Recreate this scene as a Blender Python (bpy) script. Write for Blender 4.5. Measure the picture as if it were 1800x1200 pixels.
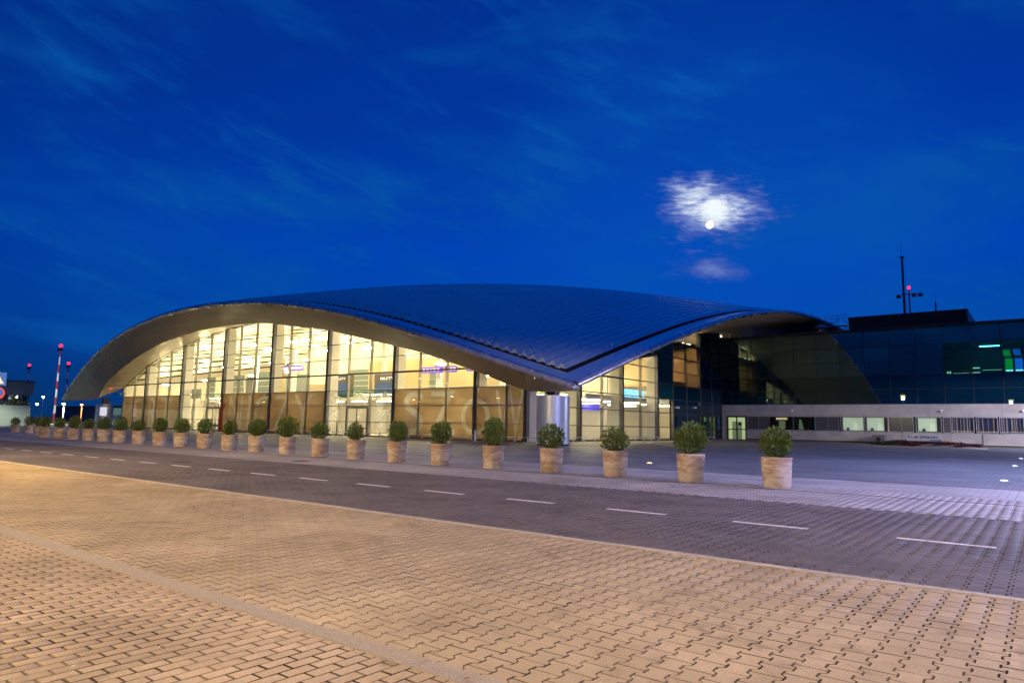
import bpy, bmesh, math, random
from mathutils import Matrix, Vector, noise
import numpy as np

sc = bpy.context.scene
for o in list(bpy.data.objects):
    bpy.data.objects.remove(o)
COL = sc.collection
rnd = random.Random(7)

# ------------------------------------------------------------------ camera
cam_d = bpy.data.cameras.new('camera')
cam = bpy.data.objects.new('camera', cam_d)
COL.objects.link(cam)
cam_d.sensor_width = 36.0
cam_d.lens = 24.06
cam_d.clip_start = 0.05
cam_d.clip_end = 6000.0
RM = [[0.789444, 0.061423, 0.610741], [0.613577, -0.107115, -0.782336], [0.017366, 0.992347, -0.122249]]
cam.matrix_world = Matrix(((RM[0][0], RM[0][1], RM[0][2], 0.0), (RM[1][0], RM[1][1], RM[1][2], 0.0),
                           (RM[2][0], RM[2][1], RM[2][2], 1.4), (0, 0, 0, 1)))
sc.camera = cam

# ------------------------------------------------------------------ render
sc.render.engine = 'CYCLES'
sc.cycles.use_denoising = True
sc.cycles.max_bounces = 8
sc.cycles.diffuse_bounces = 4
sc.cycles.glossy_bounces = 4
sc.cycles.transmission_bounces = 6
sc.cycles.transparent_max_bounces = 20
sc.cycles.caustics_reflective = False
sc.cycles.caustics_refractive = False
sc.cycles.sample_clamp_indirect = 4.0
sc.cycles.sample_clamp_direct = 0.0
sc.view_settings.view_transform = 'Standard'
sc.view_settings.look = 'None'
sc.view_settings.exposure = 0.0
sc.view_settings.gamma = 1.0
sc.view_settings.use_curve_mapping = False

# ------------------------------------------------------------------ world: blue hour sky
MOON = Vector((-0.353, 0.893, 0.281)).normalized()
world = bpy.data.worlds.new('World')
sc.world = world
world.use_nodes = True
wt = world.node_tree
wt.nodes.clear()


class NT:
    """small helper to wire nodes"""
    def __init__(self, tree):
        self.t = tree

    def n(self, kind, **kw):
        nd = self.t.nodes.new(kind)
        for k, v in kw.items():
            setattr(nd, k, v)
        return nd

    def put(self, sock, v):
        if v is None:
            return
        if isinstance(v, bpy.types.NodeSocket):
            self.t.links.new(v, sock)
        else:
            sock.default_value = v

    def math(self, op, a, b=None, c=None, clamp=False):
        nd = self.n('ShaderNodeMath', operation=op, use_clamp=clamp)
        self.put(nd.inputs[0], a); self.put(nd.inputs[1], b); self.put(nd.inputs[2], c)
        return nd.outputs[0]

    def vmath(self, op, a, b=None):
        nd = self.n('ShaderNodeVectorMath', operation=op)
        self.put(nd.inputs[0], a); self.put(nd.inputs[1], b)
        return nd.outputs[1] if op in ('DOT_PRODUCT', 'LENGTH', 'DISTANCE') else nd.outputs[0]

    def noise(self, vec, scale, detail=3, rough=0.5, dist=0.0, out=0):
        nd = self.n('ShaderNodeTexNoise')
        self.put(nd.inputs['Vector'], vec)
        nd.inputs['Scale'].default_value = scale
        nd.inputs['Detail'].default_value = detail
        nd.inputs['Roughness'].default_value = rough
        nd.inputs['Distortion'].default_value = dist
        return nd.outputs[out]

    def ramp(self, fac, stops, interp='LINEAR'):
        nd = self.n('ShaderNodeValToRGB')
        cr = nd.color_ramp
        cr.interpolation = interp
        while len(cr.elements) < len(stops):
            cr.elements.new(0.5)
        for e, (p, c) in zip(cr.elements, stops):
            e.position = p
            e.color = tuple(c) + (1,) if len(c) == 3 else c
        self.put(nd.inputs[0], fac)
        return nd.outputs[0]

    def mix(self, fac, a, b, mode='MIX'):
        nd = self.n('ShaderNodeMix', data_type='RGBA', blend_type=mode)
        self.put(nd.inputs[0], fac)
        self.put(nd.inputs[6], a if isinstance(a, bpy.types.NodeSocket) else (tuple(a) + (1,))[:4])
        self.put(nd.inputs[7], b if isinstance(b, bpy.types.NodeSocket) else (tuple(b) + (1,))[:4])
        return nd.outputs[2]

    def map(self, v, f0, f1, t0=0.0, t1=1.0, smooth=True):
        nd = self.n('ShaderNodeMapRange', interpolation_type='SMOOTHSTEP' if smooth else 'LINEAR')
        self.put(nd.inputs[0], v)
        for i, x in enumerate((f0, f1, t0, t1)):
            nd.inputs[i + 1].default_value = x
        return nd.outputs[0]

    def schlick(self, f0):
        g = self.n('ShaderNodeNewGeometry')
        c = self.math('ABSOLUTE', self.vmath('DOT_PRODUCT', g.outputs['Normal'], g.outputs['Incoming']))
        q = self.math('POWER', self.math('SUBTRACT', 1.0, c, clamp=True), 5.0)
        return self.math('ADD', self.math('MULTIPLY', q, 1 - f0), f0, clamp=True)

    def mapping(self, vec, loc=(0, 0, 0), rot=(0, 0, 0), scale=(1, 1, 1)):
        nd = self.n('ShaderNodeMapping')
        self.put(nd.inputs[0], vec)
        nd.inputs[1].default_value = loc; nd.inputs[2].default_value = rot; nd.inputs[3].default_value = scale
        return nd.outputs[0]


w = NT(wt)
tc = w.n('ShaderNodeTexCoord')
d = w.vmath('NORMALIZE', tc.outputs['Generated'])
sep = w.n('ShaderNodeSeparateXYZ'); w.put(sep.inputs[0], d)
zz = sep.outputs[2]
zc = w.math('MAXIMUM', zz, 0.0)
grad = w.ramp(zc, [(0.0, (0.0022, 0.036, 0.150)), (0.05, (0.0012, 0.045, 0.24)), (0.13, (0.0004, 0.061, 0.40)),
                   (0.24, (0.0002, 0.058, 0.46)), (0.40, (0.0003, 0.039, 0.35)), (0.60, (0.0004, 0.030, 0.285)),
                   (1.0, (0.0005, 0.028, 0.27))])
# the moonlit side of the sky is brighter than the far side
az = w.vmath('DOT_PRODUCT', d, tuple(Vector((MOON.x, MOON.y, 0)).normalized()))
side = w.map(az, 0.1, 0.95, 0.42, 1.0)
cc = w.n('ShaderNodeCombineColor')
for i in range(3):
    w.put(cc.inputs[i], side)
base = w.mix(1.0, grad, cc.outputs[0], 'MULTIPLY')
# thin streaks of cloud, laid along azimuth and height, sloping down towards the moon
azi = w.math('ARCTAN2', sep.outputs[1], sep.outputs[0])
cmb = w.n('ShaderNodeCombineXYZ'); w.put(cmb.inputs[0], azi); w.put(cmb.inputs[1], zz)
pl = cmb.outputs[0]
st = w.mapping(pl, rot=(0, 0, -0.30), scale=(1, 1, 1))
big = w.map(w.noise(w.mapping(st, loc=(0.2, 0.7, 0), scale=(1.0, 2.2, 1)), 2.3, 3, 0.55, 0.3), 0.42, 0.66)
fine = w.map(w.noise(w.mapping(st, scale=(1.6, 7.5, 1)), 5.0, 5, 0.55, 0.25), 0.46, 0.74)
veil = w.math('MULTIPLY', w.math('MULTIPLY', big, fine), w.map(zc, 0.03, 0.14))
soft = w.math('MULTIPLY', w.map(w.noise(w.mapping(pl, loc=(3, 1, 0), rot=(0, 0, 0.95), scale=(1.0, 3.4, 1)), 2.2, 4, 0.6, 0.4), 0.46, 0.72), 0.85)
cl = w.math('ADD', w.math('MULTIPLY', veil, 1.1), soft, clamp=True)
skyc = w.mix(w.math('MULTIPLY', cl, 0.80), base, (0.0020, 0.085, 0.38))
# cloud lit by the moon behind it
md = w.vmath('DOT_PRODUCT', d, tuple(MOON))
halo = w.map(md, math.cos(0.36), math.cos(0.05), 0, 0.30)
skyc = w.mix(halo, skyc, (0.0025, 0.10, 0.52))


def lit_cloud(skyc, centre, ru, rv, tilt, gain, seed):
    c_ = Vector(centre).normalized()
    rt = c_.cross(Vector((0, 0, 1))).normalized()
    up_ = rt.cross(c_).normalized()
    rt, up_ = rt * math.cos(tilt) + up_ * math.sin(tilt), up_ * math.cos(tilt) - rt * math.sin(tilt)
    u = w.vmath('DOT_PRODUCT', d, tuple(rt)); v = w.vmath('DOT_PRODUCT', d, tuple(up_))
    cv = w.n('ShaderNodeCombineXYZ'); w.put(cv.inputs[0], u); w.put(cv.inputs[1], v); cv.inputs[2].default_value = seed
    rr2 = w.math('SQRT', w.math('ADD', w.math('POWER', w.math('ABSOLUTE', w.math('DIVIDE', u, ru)), 2.0), w.math('POWER', w.math('ABSOLUTE', w.math('DIVIDE', v, rv)), 2.0)))
    lump = w.noise(w.mapping(cv.outputs[0], scale=(1, 1.5, 1)), 16.0, 4, 0.6, 0.3)
    streak = w.noise(w.mapping(cv.outputs[0], scale=(1, 4.2, 1)), 44.0, 5, 0.55, 0.35)
    r3 = w.math('ADD', rr2, w.math('MULTIPLY', w.math('SUBTRACT', lump, 0.5), 1.7))
    r3 = w.math('ADD', r3, w.math('MULTIPLY', w.math('SUBTRACT', streak, 0.5), 0.80))
    front_ = w.math('GREATER_THAN', w.vmath('DOT_PRODUCT', d, tuple(c_)), 0.5)
    inten = w.math('MULTIPLY', w.math('MULTIPLY', w.map(r3, 1.15, -0.30, smooth=True), front_), gain)
    colr = w.ramp(inten, [(0.0, (0.02, 0.085, 0.42)), (0.25, (0.055, 0.115, 0.47)), (0.45, (0.15, 0.22, 0.56)), (0.70, (0.46, 0.54, 0.78)), (0.95, (0.88, 0.96, 1.0))])
    return w.mix(w.map(inten, 0.0, 0.30), skyc, colr)


skyc = lit_cloud(skyc, (-0.345, 0.888, 0.303), 0.086, 0.055, -0.10, 1.12, 1.3)
skyc = lit_cloud(skyc, (-0.362, 0.910, 0.222), 0.068, 0.022, -0.10, 0.42, 4.7)
bg = w.n('ShaderNodeBackground')
w.put(bg.inputs[0], skyc)
bg.inputs[1].default_value = 1.0
wo = w.n('ShaderNodeOutputWorld')
wt.links.new(bg.outputs[0], wo.inputs[0])

# ------------------------------------------------------------------ materials
MATS = {}


def principled(name, color, rough=0.6, metal=0.0, spec=None, bump=0.0, bump_scale=20.0, vary=0.0, vary_scale=3.0,
               emit=None, emit_s=0.0, coat=0.0):
    if name in MATS:
        return MATS[name]
    m = bpy.data.materials.new(name)
    m.use_nodes = True
    t = NT(m.node_tree)
    b = m.node_tree.nodes['Principled BSDF']
    b.inputs['Base Color'].default_value = (*color, 1)
    b.inputs['Roughness'].default_value = rough
    b.inputs['Metallic'].default_value = metal
    if spec is not None:
        b.inputs['Specular IOR Level'].default_value = spec
    if coat:
        b.inputs['Coat Weight'].default_value = coat
    co = t.n('ShaderNodeTexCoord').outputs['Object']
    if vary:
        f = t.noise(co, vary_scale, 4, 0.6)
        k = t.map(f, 0.3, 0.7, 1 - vary, 1 + vary)
        c3 = t.n('ShaderNodeCombineColor')
        for i in range(3):
            t.put(c3.inputs[i], t.math('MULTIPLY', k, color[i]))
        t.put(b.inputs['Base Color'], c3.outputs[0])
        t.put(b.inputs['Roughness'], t.map(f, 0.3, 0.7, max(0.03, rough - 0.08), min(1, rough + 0.08)))
    if bump:
        bn = t.n('ShaderNodeBump')
        bn.inputs['Strength'].default_value = bump
        bn.inputs['Distance'].default_value = 0.01
        t.put(bn.inputs['Height'], t.noise(co, bump_scale, 4, 0.6))
        t.put(b.inputs['Normal'], bn.outputs[0])
    if emit is not None:
        b.inputs['Emission Color'].default_value = (*emit, 1)
        b.inputs['Emission Strength'].default_value = emit_s
    MATS[name] = m
    return m


def emission(name, color, s):
    if name in MATS:
        return MATS[name]
    m = bpy.data.materials.new(name)
    m.use_nodes = True
    m.node_tree.nodes.clear()
    t = NT(m.node_tree)
    e = t.n('ShaderNodeEmission')
    e.inputs[0].default_value = (*color, 1)
    e.inputs[1].default_value = s
    o = t.n('ShaderNodeOutputMaterial')
    m.node_tree.links.new(e.outputs[0], o.inputs[0])
    MATS[name] = m
    return m


def glass(name, tint=(0.93, 0.97, 0.95), rough=0.0, film=None, film_amt=0.0, ior=1.5, refl=1.0):
    """thin pane: fresnel mirror over a tinted clear sheet; FILM adds a printed translucent film"""
    m = bpy.data.materials.new(name)
    m.use_nodes = True
    m.node_tree.nodes.clear()
    t = NT(m.node_tree)
    tr = t.n('ShaderNodeBsdfTransparent'); tr.inputs[0].default_value = (*tint, 1)
    gl = t.n('ShaderNodeBsdfGlossy'); gl.inputs['Roughness'].default_value = rough
    fr = t.schlick(0.5 * ((ior - 1) / (ior + 1)) ** 2)
    body = tr.outputs[0]
    if film:
        tl = t.n('ShaderNodeBsdfTranslucent')
        df = t.n('ShaderNodeBsdfDiffuse')
        co = t.n('ShaderNodeTexCoord').outputs['Object']
        k = t.map(t.noise(co, 0.35, 3, 0.5), 0.3, 0.7, 0.75, 1.2)
        c3 = t.n('ShaderNodeCombineColor')
        for i in range(3):
            t.put(c3.inputs[i], t.math('MULTIPLY', k, film[i]))
        t.put(tl.inputs[0], c3.outputs[0])
        t.put(df.inputs[0], c3.outputs[0])
        m1 = t.n('ShaderNodeMixShader'); m1.inputs[0].default_value = 0.35
        t.put(m1.inputs[1], tl.outputs[0]); t.put(m1.inputs[2], df.outputs[0])
        m2 = t.n('ShaderNodeMixShader'); m2.inputs[0].default_value = film_amt
        t.put(m2.inputs[1], tr.outputs[0]); t.put(m2.inputs[2], m1.outputs[0])
        body = m2.outputs[0]
    mx = t.n('ShaderNodeMixShader')
    t.put(mx.inputs[0], t.math('MULTIPLY', fr, refl, clamp=True))
    t.put(mx.inputs[1], body)
    t.put(mx.inputs[2], gl.outputs[0])
    o = t.n('ShaderNodeOutputMaterial')
    m.node_tree.links.new(mx.outputs[0], o.inputs[0])
    MATS[name] = m
    return m


def paver_mat(name, c1, c2, rough=0.75, patch=0.18, fine_bump=0.35):
    m = bpy.data.materials.new(name)
    m.use_nodes = True
    t = NT(m.node_tree)
    b = m.node_tree.nodes['Principled BSDF']
    geo = t.n('ShaderNodeNewGeometry')
    oi = t.n('ShaderNodeObjectInfo')
    r = t.math('FRACT', t.math('ADD', geo.outputs['Random Per Island'], oi.outputs['Random']))
    pos = geo.outputs['Position']
    col = t.mix(r, c1, c2)
    k1 = t.map(t.noise(pos, 0.55, 4, 0.6, 0.3), 0.28, 0.72, 1 - patch, 1 + patch)
    k2 = t.map(t.noise(pos, 70.0, 3, 0.7), 0.3, 0.7, 0.82, 1.16)
    k3 = t.map(t.noise(pos, 1.9, 6, 0.72, 1.2), 0.30, 0.46, 0.66, 1.0)
    k = t.math('MULTIPLY', t.math('MULTIPLY', k1, k2), k3)
    cb = t.n('ShaderNodeCombineColor')
    for i in range(3):
        t.put(cb.inputs[i], k)
    # a few dark oil spots
    vor = t.n('ShaderNodeTexVoronoi'); t.put(vor.inputs['Vector'], t.mapping(pos, scale=(1, 1, 0))); vor.inputs['Scale'].default_value = 0.55
    spot = t.map(t.math('ADD', vor.outputs['Distance'], t.math('MULTIPLY', t.noise(pos, 14, 3, .6), 0.09)), 0.055, 0.105, 0.38, 1.0)
    keep = t.math('GREATER_THAN', t.n('ShaderNodeSeparateColor').outputs[0], 0.62)
    t.put(keep.node.inputs[0].links[0].from_node.inputs[0], vor.outputs['Color'])
    spot = t.math('MAXIMUM', spot, t.math('SUBTRACT', 1.0, keep))
    col = t.mix(1.0, col, cb.outputs[0], 'MULTIPLY')
    c4 = t.n('ShaderNodeCombineColor')
    for i in range(3):
        t.put(c4.inputs[i], spot)
    col = t.mix(1.0, col, c4.outputs[0], 'MULTIPLY')
    t.put(b.inputs['Base Color'], col)
    b.inputs['Roughness'].default_value = rough + 0.1
    b.inputs['Specular IOR Level'].default_value = 0.16
    bn = t.n('ShaderNodeBump'); bn.inputs['Strength'].default_value = fine_bump; bn.inputs['Distance'].default_value = 0.004
    t.put(bn.inputs['Height'], t.noise(pos, 160.0, 3, 0.7))
    t.put(b.inputs['Normal'], bn.outputs[0])
    MATS[name] = m
    return m


def far_paving_mat(name, c1, c2, joint, rough=0.6, sx=0.165, sy=0.2):
    """the same paving further out, where a block covers less than a pixel or two"""
    m = bpy.data.materials.new(name)
    m.use_nodes = True
    t = NT(m.node_tree)
    b = m.node_tree.nodes['Principled BSDF']
    geo = t.n('ShaderNodeNewGeometry')
    pos = geo.outputs['Position']
    br = t.n('ShaderNodeTexBrick')
    t.put(br.inputs['Vector'], t.mapping(pos, rot=(0, 0, math.pi / 2)))
    br.inputs['Color1'].default_value = (*c1, 1)
    br.inputs['Color2'].default_value = (*c2, 1)
    br.inputs['Mortar'].default_value = (*joint, 1)
    br.inputs['Scale'].default_value = 1.0
    br.inputs['Mortar Size'].default_value = 0.008
    br.inputs['Mortar Smooth'].default_value = 0.1
    br.inputs['Bias'].default_value = 0.0
    br.inputs['Brick Width'].default_value = sy
    br.inputs['Row Height'].default_value = sx
    k1 = t.map(t.noise(pos, 0.16, 5, 0.62, 0.4), 0.28, 0.72, 0.80, 1.18)
    k2 = t.map(t.noise(t.mapping(pos, scale=(0.25, 1.4, 1)), 0.9, 4, 0.6, 0.2), 0.3, 0.7, 0.86, 1.12)
    k = t.math('MULTIPLY', k1, k2)
    cb = t.n('ShaderNodeCombineColor')
    for i in range(3):
        t.put(cb.inputs[i], k)
    t.put(b.inputs['Base Color'], t.mix(1.0, br.outputs[0], cb.outputs[0], 'MULTIPLY'))
    t.put(b.inputs['Roughness'], t.map(t.noise(pos, 0.4, 4, 0.6), 0.3, 0.7, rough, rough + 0.2))
    b.inputs['Specular IOR Level'].default_value = 0.28
    bn = t.n('ShaderNodeBump'); bn.inputs['Strength'].default_value = 0.25; bn.inputs['Distance'].default_value = 0.004
    t.put(bn.inputs['Height'], t.math('SUBTRACT', 1.0, br.outputs[1])); t.put(b.inputs['Normal'], bn.outputs[0])
    MATS[name] = m
    return m


# ------------------------------------------------------------------ object helpers
def tag(o, label=None, cat=None, group=None, kind=None):
    if label: o['label'] = label
    if cat: o['category'] = cat
    if group: o['group'] = group
    if kind: o['kind'] = kind
    return o


def empty(name, loc=(0, 0, 0), rz=0.0, parent=None):
    o = bpy.data.objects.new(name, None)
    o.empty_display_size = 0.2
    COL.objects.link(o)
    o.location = loc
    o.rotation_euler = (0, 0, rz)
    if parent: o.parent = parent
    return o


class MB:
    """collects shapes in one mesh"""
    def __init__(self):
        self.v = []; self.f = []

    def poly(self, pts):
        n = len(self.v)
        self.v += [tuple(p) for p in pts]
        self.f.append(tuple(range(n, n + len(pts))))
        return self

    def box(self, x0, x1, y0, y1, z0, z1):
        n = len(self.v)
        self.v += [(x0, y0, z0), (x1, y0, z0), (x1, y1, z0), (x0, y1, z0), (x0, y0, z1), (x1, y0, z1), (x1, y1, z1), (x0, y1, z1)]
        self.f += [tuple(n + i for i in q) for q in ((0, 3, 2, 1), (4, 5, 6, 7), (0, 1, 5, 4), (1, 2, 6, 5), (2, 3, 7, 6), (3, 0, 4, 7))]
        return self

    def prism(self, pts, off):
        """closed slab: polygon PTS and the same polygon moved by OFF"""
        n = len(self.v); m = len(pts); off = Vector(off)
        self.v += [tuple(p) for p in pts] + [tuple(Vector(p) + off) for p in pts]
        self.f.append(tuple(n + i for i in range(m)))
        self.f.append(tuple(n + m + i for i in reversed(range(m))))
        for i in range(m):
            j = (i + 1) % m
            self.f.append((n + j, n + i, n + m + i, n + m + j))
        return self

    def tube(self, p0, p1, r0, r1=None, seg=10, caps=True):
        if r1 is None: r1 = r0
        p0 = Vector(p0); p1 = Vector(p1)
        dd = (p1 - p0).normalized()
        a = dd.orthogonal().normalized(); b = dd.cross(a)
        n = len(self.v)
        for p, r in ((p0, r0), (p1, r1)):
            for i in range(seg):
                t = 2 * math.pi * i / seg
                self.v.append(tuple(p + a * (r * math.cos(t)) + b * (r * math.sin(t))))
        for i in range(seg):
            j = (i + 1) % seg
            self.f.append((n + i, n + j, n + seg + j, n + seg + i))
        if caps:
            self.f.append(tuple(n + i for i in reversed(range(seg))))
            self.f.append(tuple(n + seg + i for i in range(seg)))
        return self

    def lathe(self, prof, seg=32, c=(0, 0, 0)):
        n = len(self.v)
        for r, z in prof:
            for i in range(seg):
                t = 2 * math.pi * i / seg
                self.v.append((c[0] + r * math.cos(t), c[1] + r * math.sin(t), c[2] + z))
        for k in range(len(prof) - 1):
            for i in range(seg):
                j = (i + 1) % seg
                self.f.append((n + k * seg + i, n + k * seg + j, n + (k + 1) * seg + j, n + (k + 1) * seg + i))
        if prof[0][0] > 1e-5: self.f.append(tuple(n + i for i in reversed(range(seg))))
        if prof[-1][0] > 1e-5: self.f.append(tuple(n + (len(prof) - 1) * seg + i for i in range(seg)))
        return self

    def mesh(self, name, mat, smooth=False):
        me = bpy.data.meshes.new(name)
        me.from_pydata(self.v, [], self.f)
        me.materials.append(mat)
        if smooth:
            me.polygons.foreach_set('use_smooth', [True] * len(me.polygons))
        me.update()
        return me

    def build(self, name, mat, parent=None, smooth=False, loc=(0, 0, 0), rz=0.0, bevel=0.0):
        me = self.mesh(name, mat, smooth)
        o = bpy.data.objects.new(name, me)
        COL.objects.link(o)
        o.location = loc
        o.rotation_euler = (0, 0, rz)
        if parent: o.parent = parent
        if bevel:
            md_ = o.modifiers.new('bevel', 'BEVEL'); md_.width = bevel; md_.segments = 2; md_.limit_method = 'ANGLE'
        return o


def inst(name, me, parent=None, loc=(0, 0, 0), rz=0.0, scale=None):
    o = bpy.data.objects.new(name, me)
    COL.objects.link(o)
    o.location = loc
    o.rotation_euler = (0, 0, rz)
    if scale: o.scale = scale
    if parent: o.parent = parent
    return o


def copy_tree(o, parent=None):
    c = o.copy()
    COL.objects.link(c)
    c.parent = parent
    for ch in o.children:
        copy_tree(ch, c)
    return c


def text_mesh(body, w_, h_, depth, mat, name='letter', offset=0.0, flat=False):
    """letters as a mesh fitted to W x H, standing in the XZ plane, facing -Y"""
    cu = bpy.data.curves.new(name, 'FONT')
    cu.body = body
    cu.extrude = 0.0
    cu.offset = offset
    cu.resolution_u = 4
    ob = bpy.data.objects.new(name, cu)
    COL.objects.link(ob)
    dg = bpy.context.evaluated_depsgraph_get()
    me0 = bpy.data.meshes.new_from_object(ob.evaluated_get(dg))
    bpy.data.objects.remove(ob)
    bm = bmesh.new(); bm.from_mesh(me0)
    xs = [v.co.x for v in bm.verts]; ys = [v.co.y for v in bm.verts]
    x0, x1, y0, y1 = min(xs), max(xs), min(ys), max(ys)
    for v in bm.verts:
        v.co = Vector(((v.co.x - x0) / (x1 - x0) * w_, 0, (v.co.y - y0) / (y1 - y0) * h_))
    if not flat:
        r = bmesh.ops.extrude_face_region(bm, geom=bm.faces[:])
        for g in r['geom']:
            if isinstance(g, bmesh.types.BMVert): g.co.y += depth
    bmesh.ops.recalc_face_normals(bm, faces=bm.faces[:])
    me = bpy.data.meshes.new(name)
    bm.to_mesh(me); bm.free()
    me.materials.append(mat)
    return me


M_dark = principled('dark_frame', (0.035, 0.036, 0.04), 0.45, 0.6)
M_mull = principled('grey_frame', (0.085, 0.083, 0.085), 0.4, 0.5)
M_alu = principled('brushed_metal', (0.45, 0.52, 0.68), 0.38, 0.40, vary=0.01, vary_scale=1.5)
M_alu_eave = principled('eave_metal', (0.70, 0.72, 0.80), 0.27, 0.72, vary=0.02, vary_scale=0.6)
M_fascia = principled('fascia_metal', (0.80, 0.90, 0.92), 0.34, 0.85, vary=0.015, vary_scale=0.4)
M_roof = principled('roof_metal', (0.84, 0.95, 0.95), 0.28, 0.75, vary=0.01, vary_scale=0.15)
M_black = principled('black_void', (0.006, 0.006, 0.008), 0.9)
M_soffit = principled('soffit_metal', (0.56, 0.47, 0.33), 0.46, 0.15, vary=0.04, vary_scale=0.35)
M_cream = principled('cream_plaster', (0.78, 0.72, 0.60), 0.8, vary=0.04, vary_scale=0.5)
M_white = principled('white_paint', (0.80, 0.80, 0.78), 0.5)
M_wood = principled('pale_wood', (0.66, 0.50, 0.30), 0.55, vary=0.08, vary_scale=1.2)
M_ceil = principled('ceiling_panel', (0.80, 0.72, 0.55), 0.6, vary=0.03, vary_scale=0.6)
M_floor = principled('hall_floor', (0.45, 0.42, 0.37), 0.25, vary=0.08, vary_scale=0.8)
M_conc = principled('concrete', (0.42, 0.405, 0.39), 0.85, bump=0.3, bump_scale=9.0, vary=0.14, vary_scale=0.7)
M_conc_d = principled('dark_plinth', (0.09, 0.085, 0.08), 0.8, bump=0.2, vary=0.15, vary_scale=1.0)
M_gran = principled('granite', (0.34, 0.29, 0.225), 0.7, bump=0.5, bump_scale=120.0, vary=0.30, vary_scale=90.0)
M_kerb = principled('kerb_concrete', (0.42, 0.37, 0.31), 0.8, bump=0.4, bump_scale=90.0, vary=0.16, vary_scale=14.0)
M_sand = principled('joint_sand', (0.030, 0.023, 0.016), 0.95, bump=0.4, bump_scale=60)
M_lane = principled('lane_paint', (0.74, 0.72, 0.70), 0.6, vary=0.14, vary_scale=16.0)
M_purple = principled('purple_sign', (0.10, 0.035, 0.30), 0.5, emit=(0.16, 0.05, 0.60), emit_s=0.9)
M_signwhite = principled('lit_white', (0.8, 0.8, 0.85), 0.5, emit=(0.9, 0.88, 1.0), emit_s=0.8)
M_kiosk = principled('kiosk_grey', (0.10, 0.085, 0.07), 0.5)
M_glass = glass('clear_glass', (0.94, 0.97, 0.94))
M_film = glass('film_glass', (0.80, 0.72, 0.60), film=(0.185, 0.125, 0.068), film_amt=0.965, refl=0.3)
M_filmlet = glass('frosted_letter', (0.8, 0.78, 0.74), film=(0.245, 0.22, 0.20), film_amt=0.95, refl=0.5)
M_filmlet2 = glass('faint_letter', (0.96, 0.96, 0.95), film=(0.8, 0.78, 0.74), film_amt=0.28, refl=0.5)
M_rail = glass('rail_glass', (0.80, 0.93, 0.86), refl=1.0)
P_PAVE = paver_mat('paver_beige', (0.40, 0.32, 0.205), (0.46, 0.365, 0.235), 0.72)
P_BRICK = paver_mat('brick_beige', (0.38, 0.30, 0.205), (0.45, 0.355, 0.245), 0.75)
P_ROAD = paver_mat('paver_grey', (0.125, 0.112, 0.115), (0.150, 0.134, 0.138), 0.62)
P_PLAZA = paver_mat('paver_light', (0.34, 0.32, 0.335), (0.40, 0.375, 0.39), 0.62)
F_ROAD = far_paving_mat('far_road', (0.128, 0.114, 0.118), (0.148, 0.132, 0.136), (0.075, 0.065, 0.065), 0.6)
F_PAVE = far_paving_mat('far_paving', (0.42, 0.33, 0.22), (0.47, 0.365, 0.245), (0.24, 0.18, 0.11), 0.7)
F_PLAZA = far_paving_mat('far_plaza', (0.345, 0.325, 0.34), (0.39, 0.37, 0.385), (0.21, 0.19, 0.19), 0.55)
F_APRON = far_paving_mat('far_apron', (0.165, 0.168, 0.20), (0.195, 0.198, 0.235), (0.10, 0.10, 0.11), 0.45)
F_WALK = far_paving_mat('far_walk', (0.40, 0.36, 0.30), (0.46, 0.41, 0.34), (0.20, 0.17, 0.13), 0.6)

# ================================================================== GROUND
def sheet(name, x0, x1, y0, y1, z, mat, parent=None, kind='structure', nx=1):
    o = MB().poly([(x0, y0, z), (x1, y0, z), (x1, y1, z), (x0, y1, z)]).build(name, mat, parent)
    if parent is None: tag(o, kind=kind)
    return o


M_ground = principled('ground_dark', (0.05, 0.05, 0.05), 0.9, vary=0.2, vary_scale=0.05)
sheet('ground', -2500, 2500, -1500, 3500, -0.12, M_ground)
M_grass = principled('far_grass', (0.025, 0.04, 0.018), 0.95, vary=0.3, vary_scale=0.1)
sheet('lawn', -900, -128, 30, 600, -0.035, M_grass)

M_dirt = principled('block_edge_dirt', (0.15, 0.112, 0.072), 0.95, spec=0.1)
_t = NT(M_dirt.node_tree)
_p = _t.n('ShaderNodeNewGeometry').outputs['Position']
_c = _t.mix(_t.map(_t.noise(_p, 1.1, 5, 0.7, 0.6), 0.34, 0.62), (0.030, 0.020, 0.012), (0.20, 0.15, 0.098))
_t.put(M_dirt.node_tree.nodes['Principled BSDF'].inputs['Base Color'], _c)


def behaton(px=0.165, py=0.2, j=0.0028, notch=0.034):
    """interlocking I shaped block, straight ends along X, notched sides along Y (outline, counter clockwise)"""
    hx, hy = px / 2 - j * 1.25, py / 2 - j * 0.55
    n = notch
    # right side profile: wide at the ends, waisted in the middle; the neighbour is offset by half a block
    prof = [(hx + n / 2, -hy), (hx + n / 2, -hy * 0.62), (hx - n / 2, -hy * 0.36), (hx - n / 2, hy * 0.36), (hx + n / 2, hy * 0.62), (hx + n / 2, hy)]
    left = [(-x, -y) for x, y in prof]
    return prof + left


def rectblock(px=0.1, py=0.2, j=0.0025):
    hx, hy = px / 2 - j, py / 2 - j * 1.9
    return [(hx, -hy), (hx, hy), (-hx, hy), (-hx, -hy)]


def block_rings(outline, bev=0.0036, dz=0.0045, drop=0.016):
    o = np.array(outline)
    c = o.mean(0)
    nrm = o - c
    hy_ = np.abs(o[:, 1]).max()
    inner = o - np.sign(nrm) * np.array([bev, bev]) * np.stack([np.ones(len(o)), np.abs(o[:, 1]) > hy_ * .99], 1)
    return inner, o, dz, drop


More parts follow.
